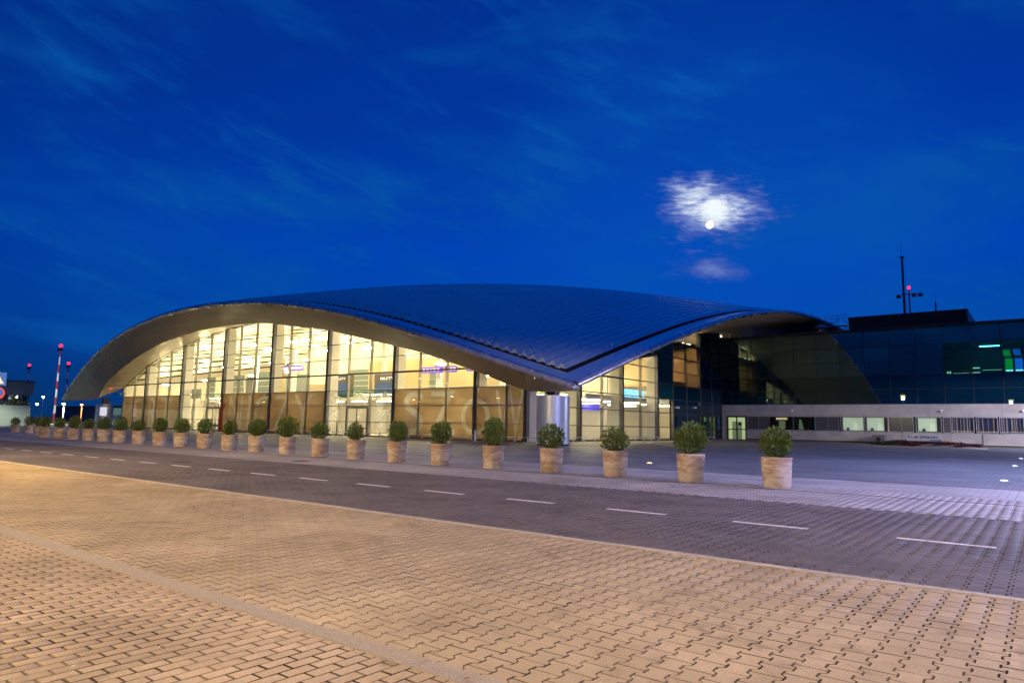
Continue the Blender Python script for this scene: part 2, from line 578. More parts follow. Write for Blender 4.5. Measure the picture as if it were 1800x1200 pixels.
def block_mesh(name, outline, mat):
    inner, outer, dz, drop = block_rings(outline)
    m = len(outer)
    v = [(x, y, 0) for x, y in inner] + [(x, y, -dz) for x, y in outer] + [(x, y, -drop) for x, y in outer]
    f = [tuple(range(m))]
    for r in range(2):
        for i in range(m):
            k = (i + 1) % m
            f.append((r * m + k, r * m + i, (r + 1) * m + i, (r + 1) * m + k))
    me = bpy.data.meshes.new(name)
    me.from_pydata(v, [], f)
    me.materials.append(mat); me.materials.append(M_dirt)
    for p in me.polygons:
        if p.index > 0: p.material_index = 1
    return me


def lay_blocks(parent, part, stuff_name, outline, px, py, x0, x1, y0, y1, mat, z=0.0, n_single=300, stagger=True):
    """courses run along Y; every second course is shifted by half a block"""
    cells = []
    nx = int((x1 - x0) / px)
    ny = int((y1 - y0) / py)
    for i in range(nx):
        cx_ = x0 + (i + 0.5) * px
        sh = 0.5 * (i % 2)
        for k in range(-1, ny + 1):
            cy_ = y0 + (k + 0.5 + sh) * py
            if cy_ < y0 - py * 0.30 or cy_ > y1 + py * 0.30: continue
            cells.append((cx_, cy_))
    cells.sort(key=lambda c: c[0] ** 2 + c[1] ** 2 if (-4.6 + 0.0 < c[0] < 0.9 and c[1] > c[0] * 0.85 + 5.0) else 1e4 + c[0] ** 2 + c[1] ** 2)
    me = block_mesh(part, outline, mat)
    R_ = random.Random(hash(part) % 1000 if False else len(part) * 17 + int(abs(y0) * 10))
    for c in cells[:n_single]:
        o = inst(part, me, parent, (c[0], c[1], z + R_.uniform(-0.0012, 0.0012)))
        o.rotation_euler = (R_.gauss(0, 0.0035), R_.gauss(0, 0.0035), R_.gauss(0, 0.005))
    rest = np.array(cells[n_single:])
    if len(rest) == 0: return
    base_v = np.array([v.co[:] for v in me.vertices])
    faces = [tuple(p.vertices) for p in me.polygons]
    nv = len(base_v)
    N = len(rest)
    rs = np.random.RandomState(3)
    V = np.repeat(base_v[None], N, 0)
    tx = rs.normal(0, 0.0035, N); ty = rs.normal(0, 0.0035, N)
    V[:, :, 2] += V[:, :, 0] * ty[:, None] + V[:, :, 1] * tx[:, None] + rs.uniform(-0.0012, 0.0012, N)[:, None]
    V[:, :, 0] += rest[:, 0][:, None]; V[:, :, 1] += rest[:, 1][:, None]; V[:, :, 2] += z
    V = V.reshape(-1, 3)
    # flat arrays for speed
    loops = np.concatenate([np.array(f_) for f_ in faces])
    tot = np.array([len(f_) for f_ in faces])
    L = (loops[None, :] + (np.arange(N) * nv)[:, None]).ravel()
    T = np.tile(tot, N)
    S_ = np.concatenate([[0], np.cumsum(T)[:-1]])
    me2 = bpy.data.meshes.new(stuff_name)
    me2.vertices.add(len(V)); me2.vertices.foreach_set('co', V.ravel())
    me2.loops.add(len(L)); me2.loops.foreach_set('vertex_index', L)
    me2.polygons.add(len(T)); me2.polygons.foreach_set('loop_start', S_); me2.polygons.foreach_set('loop_total', T)
    me2.materials.append(mat); me2.materials.append(M_dirt)
    me2.polygons.foreach_set('material_index', np.tile(np.array([0] + [1] * (len(faces) - 1)), N))
    me2.update(calc_edges=True)
    o = inst(stuff_name, me2, parent)
    o['kind'] = 'stuff'


# --- beige footway next to the camera: rectangular pavers, granite strip, interlocking pavers
brickwalk = tag(empty('brick_pavement'), kind='structure')
sheet('sand_bed', -60, 14, -22, 3.0, -0.013, M_sand, brickwalk)
lay_blocks(brickwalk, 'brick', 'brick_field', rectblock(), 0.1, 0.2, -13.0, 3.0, 0.9, 2.96, P_BRICK)
sheet('outer_paving', -60, 14, -22, 0.9, -0.002, F_PAVE, brickwalk)
sheet('outer_paving', -60, -13.0, 0.9, 2.96, -0.002, F_PAVE, brickwalk)
strip = tag(empty('granite_strip'), kind='structure')
gs = MB().box(-0.497, 0.497, -0.082, 0.082, -0.05, 0.006).mesh('granite_slab', M_gran)
for i in range(44):
    o = inst('granite_slab', gs, strip, (-40 + i + 0.5, 3.03, rnd.uniform(-0.001, 0.002)))
    o.rotation_euler = (rnd.gauss(0, .002), rnd.gauss(0, .001), rnd.gauss(0, .001))
pave = tag(empty('block_pavement'), kind='structure')
sheet('sand_bed', -60, 14, 3.0, 7.44, -0.013, M_sand, pave)
lay_blocks(pave, 'paver', 'paver_field', behaton(), 0.165, 0.2, -30.0, 3.0, 3.10, 7.42, P_PAVE)
sheet('outer_paving', -60, -30.0, 3.10, 7.42, -0.002, F_PAVE, pave)
kerb = tag(empty('kerb'), kind='structure')
ks = MB().box(-0.497, 0.497, -0.06, 0.06, -0.1, 0.010).mesh('kerb_stone', M_kerb)
for i in range(70):
    o = inst('kerb_stone', ks, kerb, (-65 + i + 0.5, 7.46, rnd.uniform(-0.001, 0.003)))
    o.rotation_euler = (0, rnd.gauss(0, .001), rnd.gauss(0, .0015))

road = tag(empty('road'), kind='structure')
sheet('sand_bed', -24, 6, 7.52, 14.15, -0.013, principled('road_sand', (0.045, 0.036, 0.03), 0.95), road)
lay_blocks(road, 'paver', 'paver_field', behaton(), 0.165, 0.2, -20.0, 4.0, 7.53, 14.15, P_ROAD)
sheet('outer_road', -400, -20.0, 7.52, 14.15, -0.002, F_ROAD, road)
sheet('outer_road', 4.0, 60, 7.52, 14.15, -0.002, F_ROAD, road)
MK = empty('lane_marking', parent=road)
dash = MB()
r2 = random.Random(4)
for i in range(20):   # one stripe, broken by the block joints
    x0 = -1.0 + i * 0.1
    dash.box(x0 + 0.004, x0 + 0.098, -0.055 + r2.uniform(-.003, .003), 0.055 + r2.uniform(-.003, .003), 0.0015, 0.004)
dm = dash.mesh('dash', M_lane)
k = 0
xd = -1.15
while xd > -60:
    inst('dash', dm, MK, (xd, 10.63, 0), scale=(0.55, 1, 1))
    xd -= 2.22
# --- plaza beyond the road
plaza = tag(empty('plaza'), kind='structure')
sheet('sand_bed', -12, 8, 14.2, 18.4, -0.013, principled('plaza_sand', (0.10, 0.08, 0.075), 0.95), plaza)
lay_blocks(plaza, 'paver', 'paver_field', behaton(), 0.165, 0.2, -11.0, 5.0, 14.2, 18.4, P_PLAZA, n_single=0)
sheet('outer_plaza', -400, -11.0, 14.2, 21.9, -0.002, F_PLAZA, plaza)
sheet('outer_plaza', 5.0, 80, 14.2, 21.9, -0.002, F_PLAZA, plaza)
sheet('outer_plaza', -11.0, 5.0, 18.4, 21.9, -0.002, F_PLAZA, plaza)
sheet('apron', -400, 80, 21.98, 43.0, -0.004, F_APRON, plaza)
sheet('apron', -36.0, 80, 43.0, 95.0, -0.004, F_APRON, plaza)
sheet('facade_walk', -400, -36.0, 43.0, 60.0, -0.002, F_WALK, plaza)
sheet('facade_walk', -36.0, -30.0, 43.0, 94.9, 0.000, F_WALK, plaza)
sheet('facade_walk', -30.0, -16.0, 90.0, 94.9, 0.000, F_WALK, plaza)
M_slot = principled('drain_iron', (0.05, 0.035, 0.03), 0.7)
drain = tag(empty('drain_channel'), kind='structure')
for i in range(60):
    MB().box(-60 + i, -60 + i + 0.99, 21.90, 21.98, -0.03, 0.001).build('grate', M_slot, drain)
for i in range(60):
    MB().box(-60 + i, -60 + i + 0.99, 17.10, 17.20, -0.03, 0.003).build('grate', M_slot, drain)
mh = MB().lathe([(0.32, 0.0), (0.32, 0.006), (0.28, 0.009), (0, 0.009)], 24)
for p in ((-13.5, 12.4), (-21.5, 15.3), (-9.2, 5.9)):
    pass
o = MB().lathe([(0.33, -0.01), (0.33, 0.006), (0.29, 0.009), (0.0, 0.009)], 24).build('manhole_cover', M_slot, None, loc=(-21.5, 15.2, 0))
tag(o, 'round iron manhole cover set into the light paving between the road and the pots', 'manhole cover')
o = MB().lathe([(0.33, -0.01), (0.33, 0.006), (0.29, 0.009), (0.0, 0.009)], 24).build('manhole_cover', M_slot, None, loc=(-23.0, 11.6, 0))
tag(o, 'round iron manhole cover set into the dark roadway beside the dashed line', 'manhole cover')

lit_ = MB(); ql = random.Random(21)
for i in range(150):
    y = ql.uniform(1.6, 13.5); x = ql.uniform(-3.2 * y - 1, .2)
    a = ql.uniform(0, 6.28); l = ql.uniform(.006, .018); z = .007
    c_, s_ = math.cos(a), math.sin(a)
    lit_.poly([(x - l * c_, y - l * s_, z), (x + l * .5 * s_, y - l * .5 * c_, z + .003), (x + l * c_, y + l * s_, z + .001), (x - l * .5 * s_, y + l * .5 * c_, z + .004)])
tag(lit_.build('litter', principled('litter_pale', (.62, .55, .42), .8)), kind='stuff')
leaf_me = MB().poly([(-.035, 0, .008), (-.01, -.018, .012), (.03, 0, .010), (-.01, .018, .014)]).mesh('fallen_leaf', principled('dry_leaf', (.28, .12, .03), .8))
for i, (x, y, lb) in enumerate(((-2.62, 3.0, 'small dry orange leaf lying on the granite strip at the bottom edge'), (-4.0, 6.9, 'dry leaf on the roadway close to the kerb'))):
    tag(inst('fallen_leaf', leaf_me, None, (x, y, .004), ql.uniform(0, 6)), lb, 'leaf')

# ================================================================== TERMINAL: shape functions
ZF = [4.374190146495989, 0.5673145415732714, 0.035050145534852445, 0.0006505937265851285, 5.70308796916779e-06, 2.3694656716658775e-08, 3.2877662377890905e-11]
ZS = [-3.7343592379402164, -0.03638965604656866, 0.00975887253576122, -0.00010658187738896832, 3.312513357001379e-07]
XR, XL = -24.3, -126.3
YB = 128.0


def zf(x):
    x = min(max(x, XL), XR)
    return sum(c * x ** i for i, c in enumerate(ZF))


def zs(y):
    y = max(y, 30.0)
    if y > 112: return zs(112) - 0.004 * (y - 112) ** 2
    return sum(c * y ** i for i, c in enumerate(ZS))


def ye(x): return 38.0 - 0.05 * (x - XR)


def sz(x, y):
    yy = y - ye(x) + 38.0
    return zf(x) + (zs(yy) - 3.74) * (1 - 0.2 * (1 - ((x + 75) / 51.0) ** 2))


GT = sorted([(-118.5, 6.05), (-117.4, 6.35), (-113.1, 8.25), (-109.5, 9.62), (-105, 10.9), (-101, 11.75), (-97.6, 12.3), (-92, 13.2), (-87.3, 13.75),
             (-83, 14.0), (-79, 14.0), (-76.3, 13.78), (-70, 13.05), (-65, 12.2), (-61.3, 11.7), (-54, 10.2), (-46.3, 8.5), (-42.7, 7.45), (-38.4, 6.1), (-34.5, 4.75), (-33, 4.3)])
GX = [a for a, b in GT]; GZ = [b for a, b in GT]


def zg(x): return float(np.interp(x, GX, GZ))


CT = sorted([(-118.8, 4.5), (-117.6, 4.65), (-116.6, 6.0), (-115, 7.15), (-110.8, 8.80), (-105, 10.65), (-99, 11.98), (-93, 12.75), (-87.4, 13.2), (-80.4, 13.35), (-73.2, 13.05),
             (-65, 11.95), (-60, 11.15), (-54, 9.85), (-46.3, 8.15), (-42.7, 7.1), (-38.4, 5.8), (-34.5, 4.45), (-33, 4.2)])
CXs = [a for a, b in CT]; CZs = [b for a, b in CT]


def zcr(x): return float(np.interp(x, CXs, CZs))


def zgs(y):      # underside along the side facade
    return zs(y) - 1.95 + max(0, y - 75) * 0.030


def zroom(x, y): # inside ceiling
    a = zg(x) + 0.17 * (y - 48.75)
    return min(a, zgs(y) + 0.30 * (-36.4 - x) + 0.1)


terminal = empty('airport_terminal')
tag(terminal, 'long glass airport terminal with an arched metal roof sweeping down to a pointed corner', 'terminal building')
roof = empty('roof', parent=terminal)
# --- ribbed sheets
x_lo, x_hi = XL + 2.9, XR - 2.62
NS = 108
wS = (x_hi - x_lo) / NS
for i in range(NS):
    xa = x_lo + i * wS
    prof = [(0.0, 0.12), (wS * 0.30, 0.12), (wS * 0.50, 0.42), (wS * 0.72, 0.42), (wS * 0.94, 0.12), (wS * 0.999, 0.12)]
    mb = MB()
    ny = 44
    ys0 = ye(xa) + 2.62
    for kx in range(ny + 1):
        t = kx / ny
        y = ys0 + (YB - 2.5 - ys0) * t
        for dx, dz in prof:
            mb.v.append((xa + dx, y, sz(xa + dx, y) + dz))
    # every facet across the rib has its own vertices: smooth along the sheet, crisp across it
    m = len(prof)
    rowsv = mb.v; mb.v = []
    for q in range(m - 1):
        n0 = len(mb.v)
        for kx in range(ny + 1):
            mb.v += [rowsv[kx * m + q], rowsv[kx * m + q + 1]]
        for kx in range(ny):
            a = n0 + 2 * kx
            mb.f.append((a, a + 1, a + 3, a + 2))
    for q in range(m - 1):
        a0, a1 = rowsv[q], rowsv[q + 1]
        mb.poly([(a0[0], a0[1], sz(a0[0], a0[1]) + 0.03), (a1[0], a1[1], sz(a1[0], a1[1]) + 0.03), a1, a0])
    mb.build('roof_sheet', M_roof, roof, smooth=True)
# dark channel between sheets and border
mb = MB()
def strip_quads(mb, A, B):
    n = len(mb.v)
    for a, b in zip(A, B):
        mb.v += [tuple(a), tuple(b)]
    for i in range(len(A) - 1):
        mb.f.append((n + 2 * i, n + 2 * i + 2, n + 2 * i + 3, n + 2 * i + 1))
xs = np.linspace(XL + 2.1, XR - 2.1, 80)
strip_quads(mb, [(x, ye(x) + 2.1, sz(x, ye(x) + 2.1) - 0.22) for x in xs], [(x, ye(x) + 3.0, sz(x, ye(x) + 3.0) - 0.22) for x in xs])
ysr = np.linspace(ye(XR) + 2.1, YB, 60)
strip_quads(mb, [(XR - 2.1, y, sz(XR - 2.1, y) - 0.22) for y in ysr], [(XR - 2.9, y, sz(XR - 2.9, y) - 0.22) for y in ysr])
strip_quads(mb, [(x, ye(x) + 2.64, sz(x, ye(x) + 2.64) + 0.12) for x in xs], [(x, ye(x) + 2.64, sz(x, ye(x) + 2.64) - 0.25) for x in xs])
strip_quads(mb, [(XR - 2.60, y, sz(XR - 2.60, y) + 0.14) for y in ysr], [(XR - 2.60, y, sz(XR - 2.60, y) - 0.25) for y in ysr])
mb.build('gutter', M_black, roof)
mb = MB()
for i in range(128):
    x = XL + 4 + i * (XR - XL - 7.5) / 128
    y = ye(x) + 3.55
    z = sz(x, y)
    mb.box(x - .015, x + .015, y - .015, y + .015, z + .1, z + 0.40 if i % 3 == 0 else z + .36)
for i in range(127):
    x0 = XL + 4 + i * (XR - XL - 7.5) / 128; x1 = XL + 4 + (i + 1) * (XR - XL - 7.5) / 128
    mb.tube((x0, ye(x0) + 3.55, sz(x0, ye(x0) + 3.55) + 0.40), (x1, ye(x1) + 3.55, sz(x1, ye(x1) + 3.55) + 0.40), 0.03, seg=5)
mb.build('snow_guard', principled('guard_steel', (0.8, 0.8, 0.8), 0.3, 0.9), roof)

# --- rounded eave pipe, fascia panels
def pipe_seg(pts, r, name, parent):
    mb = MB(); seg = 16
    for idx, p in enumerate(pts):
        p = Vector(p)
        dvec = Vector(pts[min(idx + 1, len(pts) - 1)]) - Vector(pts[max(idx - 1, 0)])
        dvec.normalize()
        side_ = dvec.cross(Vector((0, 0, 1))).normalized(); upv = side_.cross(dvec).normalized()
        for s_ in range(seg):
            t = 2 * math.pi * s_ / seg
            mb.v.append(tuple(p + side_ * (r * math.cos(t)) + upv * (r * math.sin(t))))
    for a in range(len(pts) - 1):
        for s_ in range(seg):
            t = (s_ + 1) % seg
            mb.f.append((a * seg + s_, a * seg + t, (a + 1) * seg + t, (a + 1) * seg + s_))
    mb.build(name, M_alu_eave, parent, smooth=True)


RP = 0.25
nseg = 68
for i in range(nseg):
    xa = XL + (XR - XL) * i / nseg + 0.012; xb = XL + (XR - XL) * (i + 1) / nseg - (0.012 if i < nseg - 1 else RP)
    pipe_seg([(x, ye(x) + RP, zf(x) + RP) for x in np.linspace(xa, xb, 4)], RP, 'eave_pipe', roof)
nseg2 = 56
for i in range(nseg2):
    ya = 38.33 + (YB - 38) * i / nseg2 + 0.012; yb = 38.33 + (YB - 38) * (i + 1) / nseg2 - 0.012
    pipe_seg([(XR - RP + 0.02, y, sz(XR, y) + RP) for y in np.linspace(ya, yb, 4)], RP, 'eave_pipe', roof)
for s_ in (0,):
    MB().lathe([(0, -RP)] + [(RP * math.cos(a_), RP * math.sin(a_)) for a_ in np.linspace(-1.3, 1.3, 9)] + [(0, RP)], 20).build('eave_corner', M_alu_eave, roof, smooth=True, loc=(XR - RP + .01, 38.0 + RP, zf(XR) + RP + .02))
def clampx(x, o): return min(max(x, XL + o), XR - o)
for i in range(34):
    xa = XL + (XR - XL) * i / 34; xb = XL + (XR - XL) * (i + 1) / 34
    xs = np.linspace(xa + 0.012, xb - 0.012, 5)
    mb = MB()
    A = []; B = []
    for x in xs:
        xo, xi = clampx(x, 0.36), clampx(x, 2.12)
        A.append((xo, ye(xo) + 0.36, sz(xo, ye(xo) + .36) + 0.36))
        B.append((xi, ye(xi) + 2.12, sz(xi, ye(xi) + 2.12) + 0.10))
    strip_quads(mb, A, B)
    strip_quads(mb, B, [(p[0], p[1], p[2] - 0.4) for p in B])
    mb.build('fascia_panel', M_fascia, roof)
for i in range(30):
    ya = 38.0 + (YB - 38) * i / 30; yb = 38.0 + (YB - 38) * (i + 1) / 30
    ys_ = np.linspace(ya + 0.012, yb - 0.012, 5)
    mb = MB(); A = []; B = []
    for y in ys_:
        yo, yi = max(y, 38.36), max(y, 40.22)
        A.append((XR - 0.36, yo, sz(XR - 0.36, yo) + 0.36))
        B.append((XR - 2.12, yi, sz(XR - 2.12, yi) + 0.10))
    strip_quads(mb, B, A)
    strip_quads(mb, [(p[0], p[1], p[2] - 0.4) for p in B], B)
    mb.build('fascia_panel', M_fascia, roof)
# left (west) edge, closed back
mb = MB()
ysl = np.linspace(ye(XL), YB, 40)
strip_quads(mb, [(XL, y, sz(XL, y) + 0.3) for y in ysl], [(XL + 3.0, y, sz(XL + 3.0, y) + 0.05) for y in ysl])
mb.build('west_border', M_fascia, roof)

# --- soffit boards
def xin(x): return min(max(x, -119.0), -33.6)
ns = 84
for i in range(ns):
    xa = XL + (XR - XL) * i / ns + 0.05; xb = XL + (XR - XL) * (i + 1) / ns - 0.05; tlt = rnd.gauss(0, .010)
    a0, a1 = xin(xa), xin(xb)
    if a1 - a0 < 0.02:
        a1 = a0 + 0.0
    pts = []
    mb = MB()
    rows = []
    for t in (0, 0.25, 0.5, 0.75, 1.0):
        ra = Vector((xa, ye(xa) + 0.30, zf(xa) + 0.03)).lerp(Vector((a0, 45.3, zcr(a0))), t)
        rb = Vector((xb, ye(xb) + 0.30, zf(xb) + 0.03)).lerp(Vector((a1, 45.3, zcr(a1))), t)
        sag = -0.10 * math.sin(math.pi * t)
        ra.z += sag + tlt * (1 - t) ; rb.z += sag - tlt * (1 - t)
        rows.append((ra, rb))
    strip_quads(mb, [r_[0] for r_ in rows], [r_[1] for r_ in rows])
    n0 = len(mb.v)
    strip_quads(mb, [r_[1] + Vector((0, 0, .03)) for r_ in rows], [r_[0] + Vector((0, 0, .03)) for r_ in rows])
    mb.build('soffit_panel', M_soffit, roof)
for i in range(72):
    xa = -119.0 + (119.0 - 34.2) * i / 72 + 0.03; xb = -119.0 + (119.0 - 34.2) * (i + 1) / 72 - 0.03
    mb = MB()
    strip_quads(mb, [(xa, 45.31, zcr(xa) + .003), (xa, 48.72, zg(xa)), (xa, 49.4, zg(xa) + .12)], [(xb, 45.31, zcr(xb) + .003), (xb, 48.72, zg(xb)), (xb, 49.4, zg(xb) + .12)])
    mb.build('soffit_panel', M_soffit, roof)
# side soffit
for i in range(64):
    ya = 38.3 + (YB - 38.3) * i / 64 + 0.01; yb = 38.3 + (YB - 38.3) * (i + 1) / 64 - 0.01
    mb = MB()
    def inn(y):
        y2 = max(y, 45.3)
        return Vector((-33.6 if y < 46 else -33.6 - min(1, (y - 46) / 3) * 2.9, y2, (4.2 if y < 46 else max(4.2, zgs(y2)))))
    rows = []
    for t in (0, .5, 1):
        rows.append((Vector((XR - .3, ya, sz(XR, ya) + .03)).lerp(inn(ya), t), Vector((XR - .3, yb, sz(XR, yb) + .03)).lerp(inn(yb), t)))
    strip_quads(mb, [r_[1] for r_ in rows], [r_[0] for r_ in rows])
    mb.build('soffit_panel', M_soffit, roof)
# west soffit
WL = [(43.1, 4.28), (45.8, 4.40), (48.3, 4.52), (52.2, 5.9), (58, 8.2), (66, 10.8), (80, 14.0), (100, 16.3), (128, 16.5)]
def zwl(y): return float(np.interp(y, [a for a, b in WL], [b for a, b in WL]))
for i in range(40):
    ya = 43.3 + (YB - 43.3) * i / 40 + .01; yb = 43.3 + (YB - 43.3) * (i + 1) / 40 - .01
    mb = MB()
    ia = Vector((-119.0, max(ya, 45.3), max(4.5, zwl(ya) + .5 if ya > 47 else 4.5))); ib = Vector((-119.0, max(yb, 45.3), max(4.5, zwl(yb) + .5 if yb > 47 else 4.5)))
    strip_quads(mb, [(XL, ya, zwl(ya)), tuple(ia)], [(XL, yb, zwl(yb)), tuple(ib)])
    mb.build('soffit_panel', M_soffit, roof)

# ================================================================== front facade
YG = 48.75
front = empty('front_facade', parent=terminal)
XC = -36.4
cols = [-38.6 - 3.742 * k for k in range(22)]           # mullion axes, 0 = nearest the corner
edges = [XC] + cols
ROWS = [0.12, 1.55, 3.27, 4.95, 6.75, 8.45, 10.2, 12.0, 14.2]
CLEAR = {5, 6, 7, 14, 15, 16}                            # bays with the entrances (index of left mullion)


def clip_top(x0, x1, z0, z1, ztop, gap=0.05):
    """cell clipped by the arch, as (x,z) polygon"""
    n = 5
    top = [(x, min(z1, ztop(x) - 0.04)) for x in np.linspace(x1, x0, n)]
    top = [(x, z) for x, z in top if z > z0 + 0.06]
    if len(top) < 2: return None
    xs_ = [p[0] for p in top]
    # find where the arch cuts the cell floor
    a, b = min(xs_), max(xs_)
    pts = [(a, z0), (b, z0)] + top
    out = []
    for p in pts:
        if not out or (abs(p[0] - out[-1][0]) + abs(p[1] - out[-1][1])) > 0.02: out.append(p)
    return out if len(out) >= 3 else None


cellmesh = {}
for bi in range(len(edges) - 1):
    x1 = edges[bi] - 0.05; x0 = edges[bi + 1] + 0.05
    if bi % 3 == 1: pass
    for ri in range(len(ROWS) - 1):
        z0, z1 = ROWS[ri] + 0.03, ROWS[ri + 1] - 0.03
        pg = clip_top(x0, x1, z0, z1, zg)
        if not pg: continue
        film = False
        mat = M_film if film else M_glass
        if len(pg) == 4 + 3 - 0 and max(p[1] for p in pg) - z1 > -1e-3 and min(p[1] for p in pg[2:]) > z1 - 1e-3:
            key = (round(x1 - x0, 2), ri, film)
            if key not in cellmesh:
                cellmesh[key] = MB().box(0, x1 - x0, -0.012, 0.012, 0, z1 - z0).mesh('glass_pane', mat)
            inst('glass_pane', cellmesh[key], front, (x0, YG, z0))
        else:
            MB().prism([(x, YG - 0.012, z) for x, z in pg], (0, 0.024, 0)).build('glass_pane', mat, front)
for k_, x in enumerate(cols + [XC]):
    big_ = (k_ % 3 == 1) or x == XC
    top = zg(x) - 0.02
    if x == XC: top = 5.2
    if big_:
        MB().box(x - 0.19, x + 0.19, YG - 0.09, YG + 0.35, 0.0, top).build('pillar_cover', M_mull, front)
        MB().box(x - 0.16, x + 0.16, YG + 0.352, YG + 1.45, 0.0, top + 0.15).build('pillar', principled('pillar_cream', (0.62, 0.585, 0.52), 0.6), front)
    else:
        MB().box(x - 0.045, x + 0.045, YG - 0.06, YG + 0.26, 0.0, top).build('mullion', principled('mullion_pale', (0.22, 0.205, 0.18), 0.4, 0.4), front)
# transoms clipped at the arch
for ri, z in enumerate(ROWS[:-1]):
    inside = [x for x in np.linspace(cols[-1], XC, 400) if zg(x) > z + 0.05]
    if not inside: continue
    h = 0.08 if ri == 4 else 0.032
    xs0 = min(inside); xs1 = max(inside)
    for bi in range(len(edges) - 1):
        b1 = min(edges[bi] - (0.195 if (bi % 3 == 2 or bi == 0) else 0.05), xs1); b0 = max(edges[bi + 1] + (0.195 if bi % 3 == 1 else 0.05), xs0)
        if b1 - b0 < 0.2: continue
        MB().box(b0, b1, YG - 0.075, YG + 0.06, z - h, z + h).build('transom', M_mull, front)
mb = MB()
xs = np.linspace(-117.3, XC, 120)
for a, b in zip(xs[:-1], xs[1:]):
    mb.prism([(a, YG - 0.05, zg(a) - .06), (b, YG - 0.05, zg(b) - .06), (b, YG - 0.05, zg(b) + .02), (a, YG - .05, zg(a) + .02)], (0, 0.1, 0))
mb.build('head_rail', M_mull, front)
MB().box(-117.4, XC, YG - 0.12, YG + 0.3, -0.05, 0.11).build('plinth', M_conc_d, front)
# letters printed on the lower band
LET = [('P', -117.0, -113.9), ('O', -113.5, -109.3), ('R', -108.4, -105.3), ('T', -104.5, -100.9),
       ('L', -98.4, -96.0), ('O', -95.2, -91.2), ('T', -90.2, -86.9), ('N', -85.4, -82.1), ('I', -80.9, -80.3), ('C', -79.3, -75.9), ('Z', -75.0, -72.0), ('Y', -71.0, -67.3),
       ('R', -64.2, -61.3), ('Z', -60.2, -57.3), ('E', -56.2, -53.4), ('S', -52.0, -49.1), ('Z', -48.3, -44.9), ('Ó', -44.1, -40.5), ('W', -39.9, -36.6)]
from mathutils.geometry import delaunay_2d_cdt, intersect_point_tri_2d


def letter_sheet(ch, xa, xb, z0, z1, ra, rb, r0, r1):
    """printed film around one letter: (film triangles, letter mesh)"""
    me = text_mesh(ch, xb - xa, z1 - z0, 0.0, M_filmlet, offset=0.0, flat=True)
    bm = bmesh.new(); bm.from_mesh(me)
    bmesh.ops.remove_doubles(bm, verts=bm.verts[:], dist=1e-5)
    bmesh.ops.triangulate(bm, faces=bm.faces[:])
    tris = [[Vector((v.co.x + xa, v.co.z + z0)) for v in f.verts] for f in bm.faces]
    key = {}
    pts = []
    def pid(p):
        k = (round(p.x, 4), round(p.y, 4))
        if k not in key: key[k] = len(pts); pts.append(p)
        return key[k]
    cnt = {}
    for t in tris:
        ids = [pid(p) for p in t]
        for a, b in ((0, 1), (1, 2), (2, 0)):
            e = tuple(sorted((ids[a], ids[b])))
            cnt[e] = cnt.get(e, 0) + 1
    edges_ = [e for e, c in cnt.items() if c % 2 == 1 and e[0] != e[1]]
    fr_ = [pid(Vector(p)) for p in ((ra, r0), (rb, r0), (rb, r1), (ra, r1))]
    edges_ += [(fr_[q], fr_[(q + 1) % 4]) for q in range(4)]
    V, E_, F, *_ = delaunay_2d_cdt(pts, edges_, [], 0, 1e-5)
    bm.free()
    out_f, out_l = [], []
    for f in F:
        c = sum((V[q] for q in f), Vector((0, 0))) / len(f)
        if c.x < ra or c.x > rb or c.y < r0 or c.y > r1: continue
        ins = any(intersect_point_tri_2d(c, *t) for t in tris)
        (out_l if ins else out_f).append([(V[q].x, YG + 0.03, V[q].y) for q in f])
    return out_f, out_l


FZ0, FZ1 = 0.14, 4.93
for sa, sb in ((-117.3, cols[16] - .05), (cols[13] + .2, cols[7] - .2), (cols[4] + .2, XC - .2)):
    fm = MB()
    cur = sa
    for ch, xa, xb in [l for l in LET if l[1] > sa - .5 and l[2] < sb + .5]:
        ra, rb = max(sa, xa - .12), min(sb, xb + .12)
        if ra > cur + 1e-3: fm.poly([(cur, YG + .03, FZ0), (ra, YG + .03, FZ0), (ra, YG + .03, FZ1), (cur, YG + .03, FZ1)])
        ff, fl = letter_sheet(ch, xa, xb, 0.42, 4.67 if ch != 'Ó' else 4.85, ra, rb, FZ0, FZ1)
        lm_ = MB()
        for t in ff: fm.poly(t)
        for t in fl: lm_.poly(t)
        lm_.build('letter', M_filmlet, front)
        cur = rb
    if sb > cur + 1e-3: fm.poly([(cur, YG + .03, FZ0), (sb, YG + .03, FZ0), (sb, YG + .03, FZ1), (cur, YG + .03, FZ1)])
    fm.build('printed_film', M_film, front)
for ch, xa, xb in LET:
    if any(cols[k] - .3 < (xa + xb) / 2 < cols[k - 1] for k in CLEAR):
        inst('letter', text_mesh(ch, xb - xa, 4.25, 0.006, M_filmlet2, offset=0.0), front, (xa, YG - 0.03, 0.42))
# entrance doors: frames with two leaves and a canopy light
for xa, xb in ((cols[14], cols[13]), (cols[6], cols[5])):
    d_ = empty('entrance_door', parent=front)
    xm = (xa + xb) / 2
    mb = MB()
    for x in (xa + 0.12, xb - 0.12): mb.box(x - .06, x + .06, YG - .16, YG - .08, 0.0, 3.2)
    mb.box(xa + .18, xb - .18, YG - .16, YG - .08, 3.08, 3.2)
    mb.build('frame', M_mull, d_)
    for s_ in (-1, 1):
        mb = MB(); x0, x1 = sorted((xm, xm + s_ * (xb - xa - .4) / 2))
        mb.box(x0 + .01, x0 + .06, YG - .14, YG - .10, 0.05, 3.06).box(x1 - .06, x1 - .01, YG - .14, YG - .10, 0.05, 3.06).box(x0 + .06, x1 - .06, YG - .14, YG - .10, 0.05, 0.14).box(x0 + .06, x1 - .06, YG - .14, YG - .10, 2.98, 3.06)
        mb.build('door_leaf', M_mull, d_)

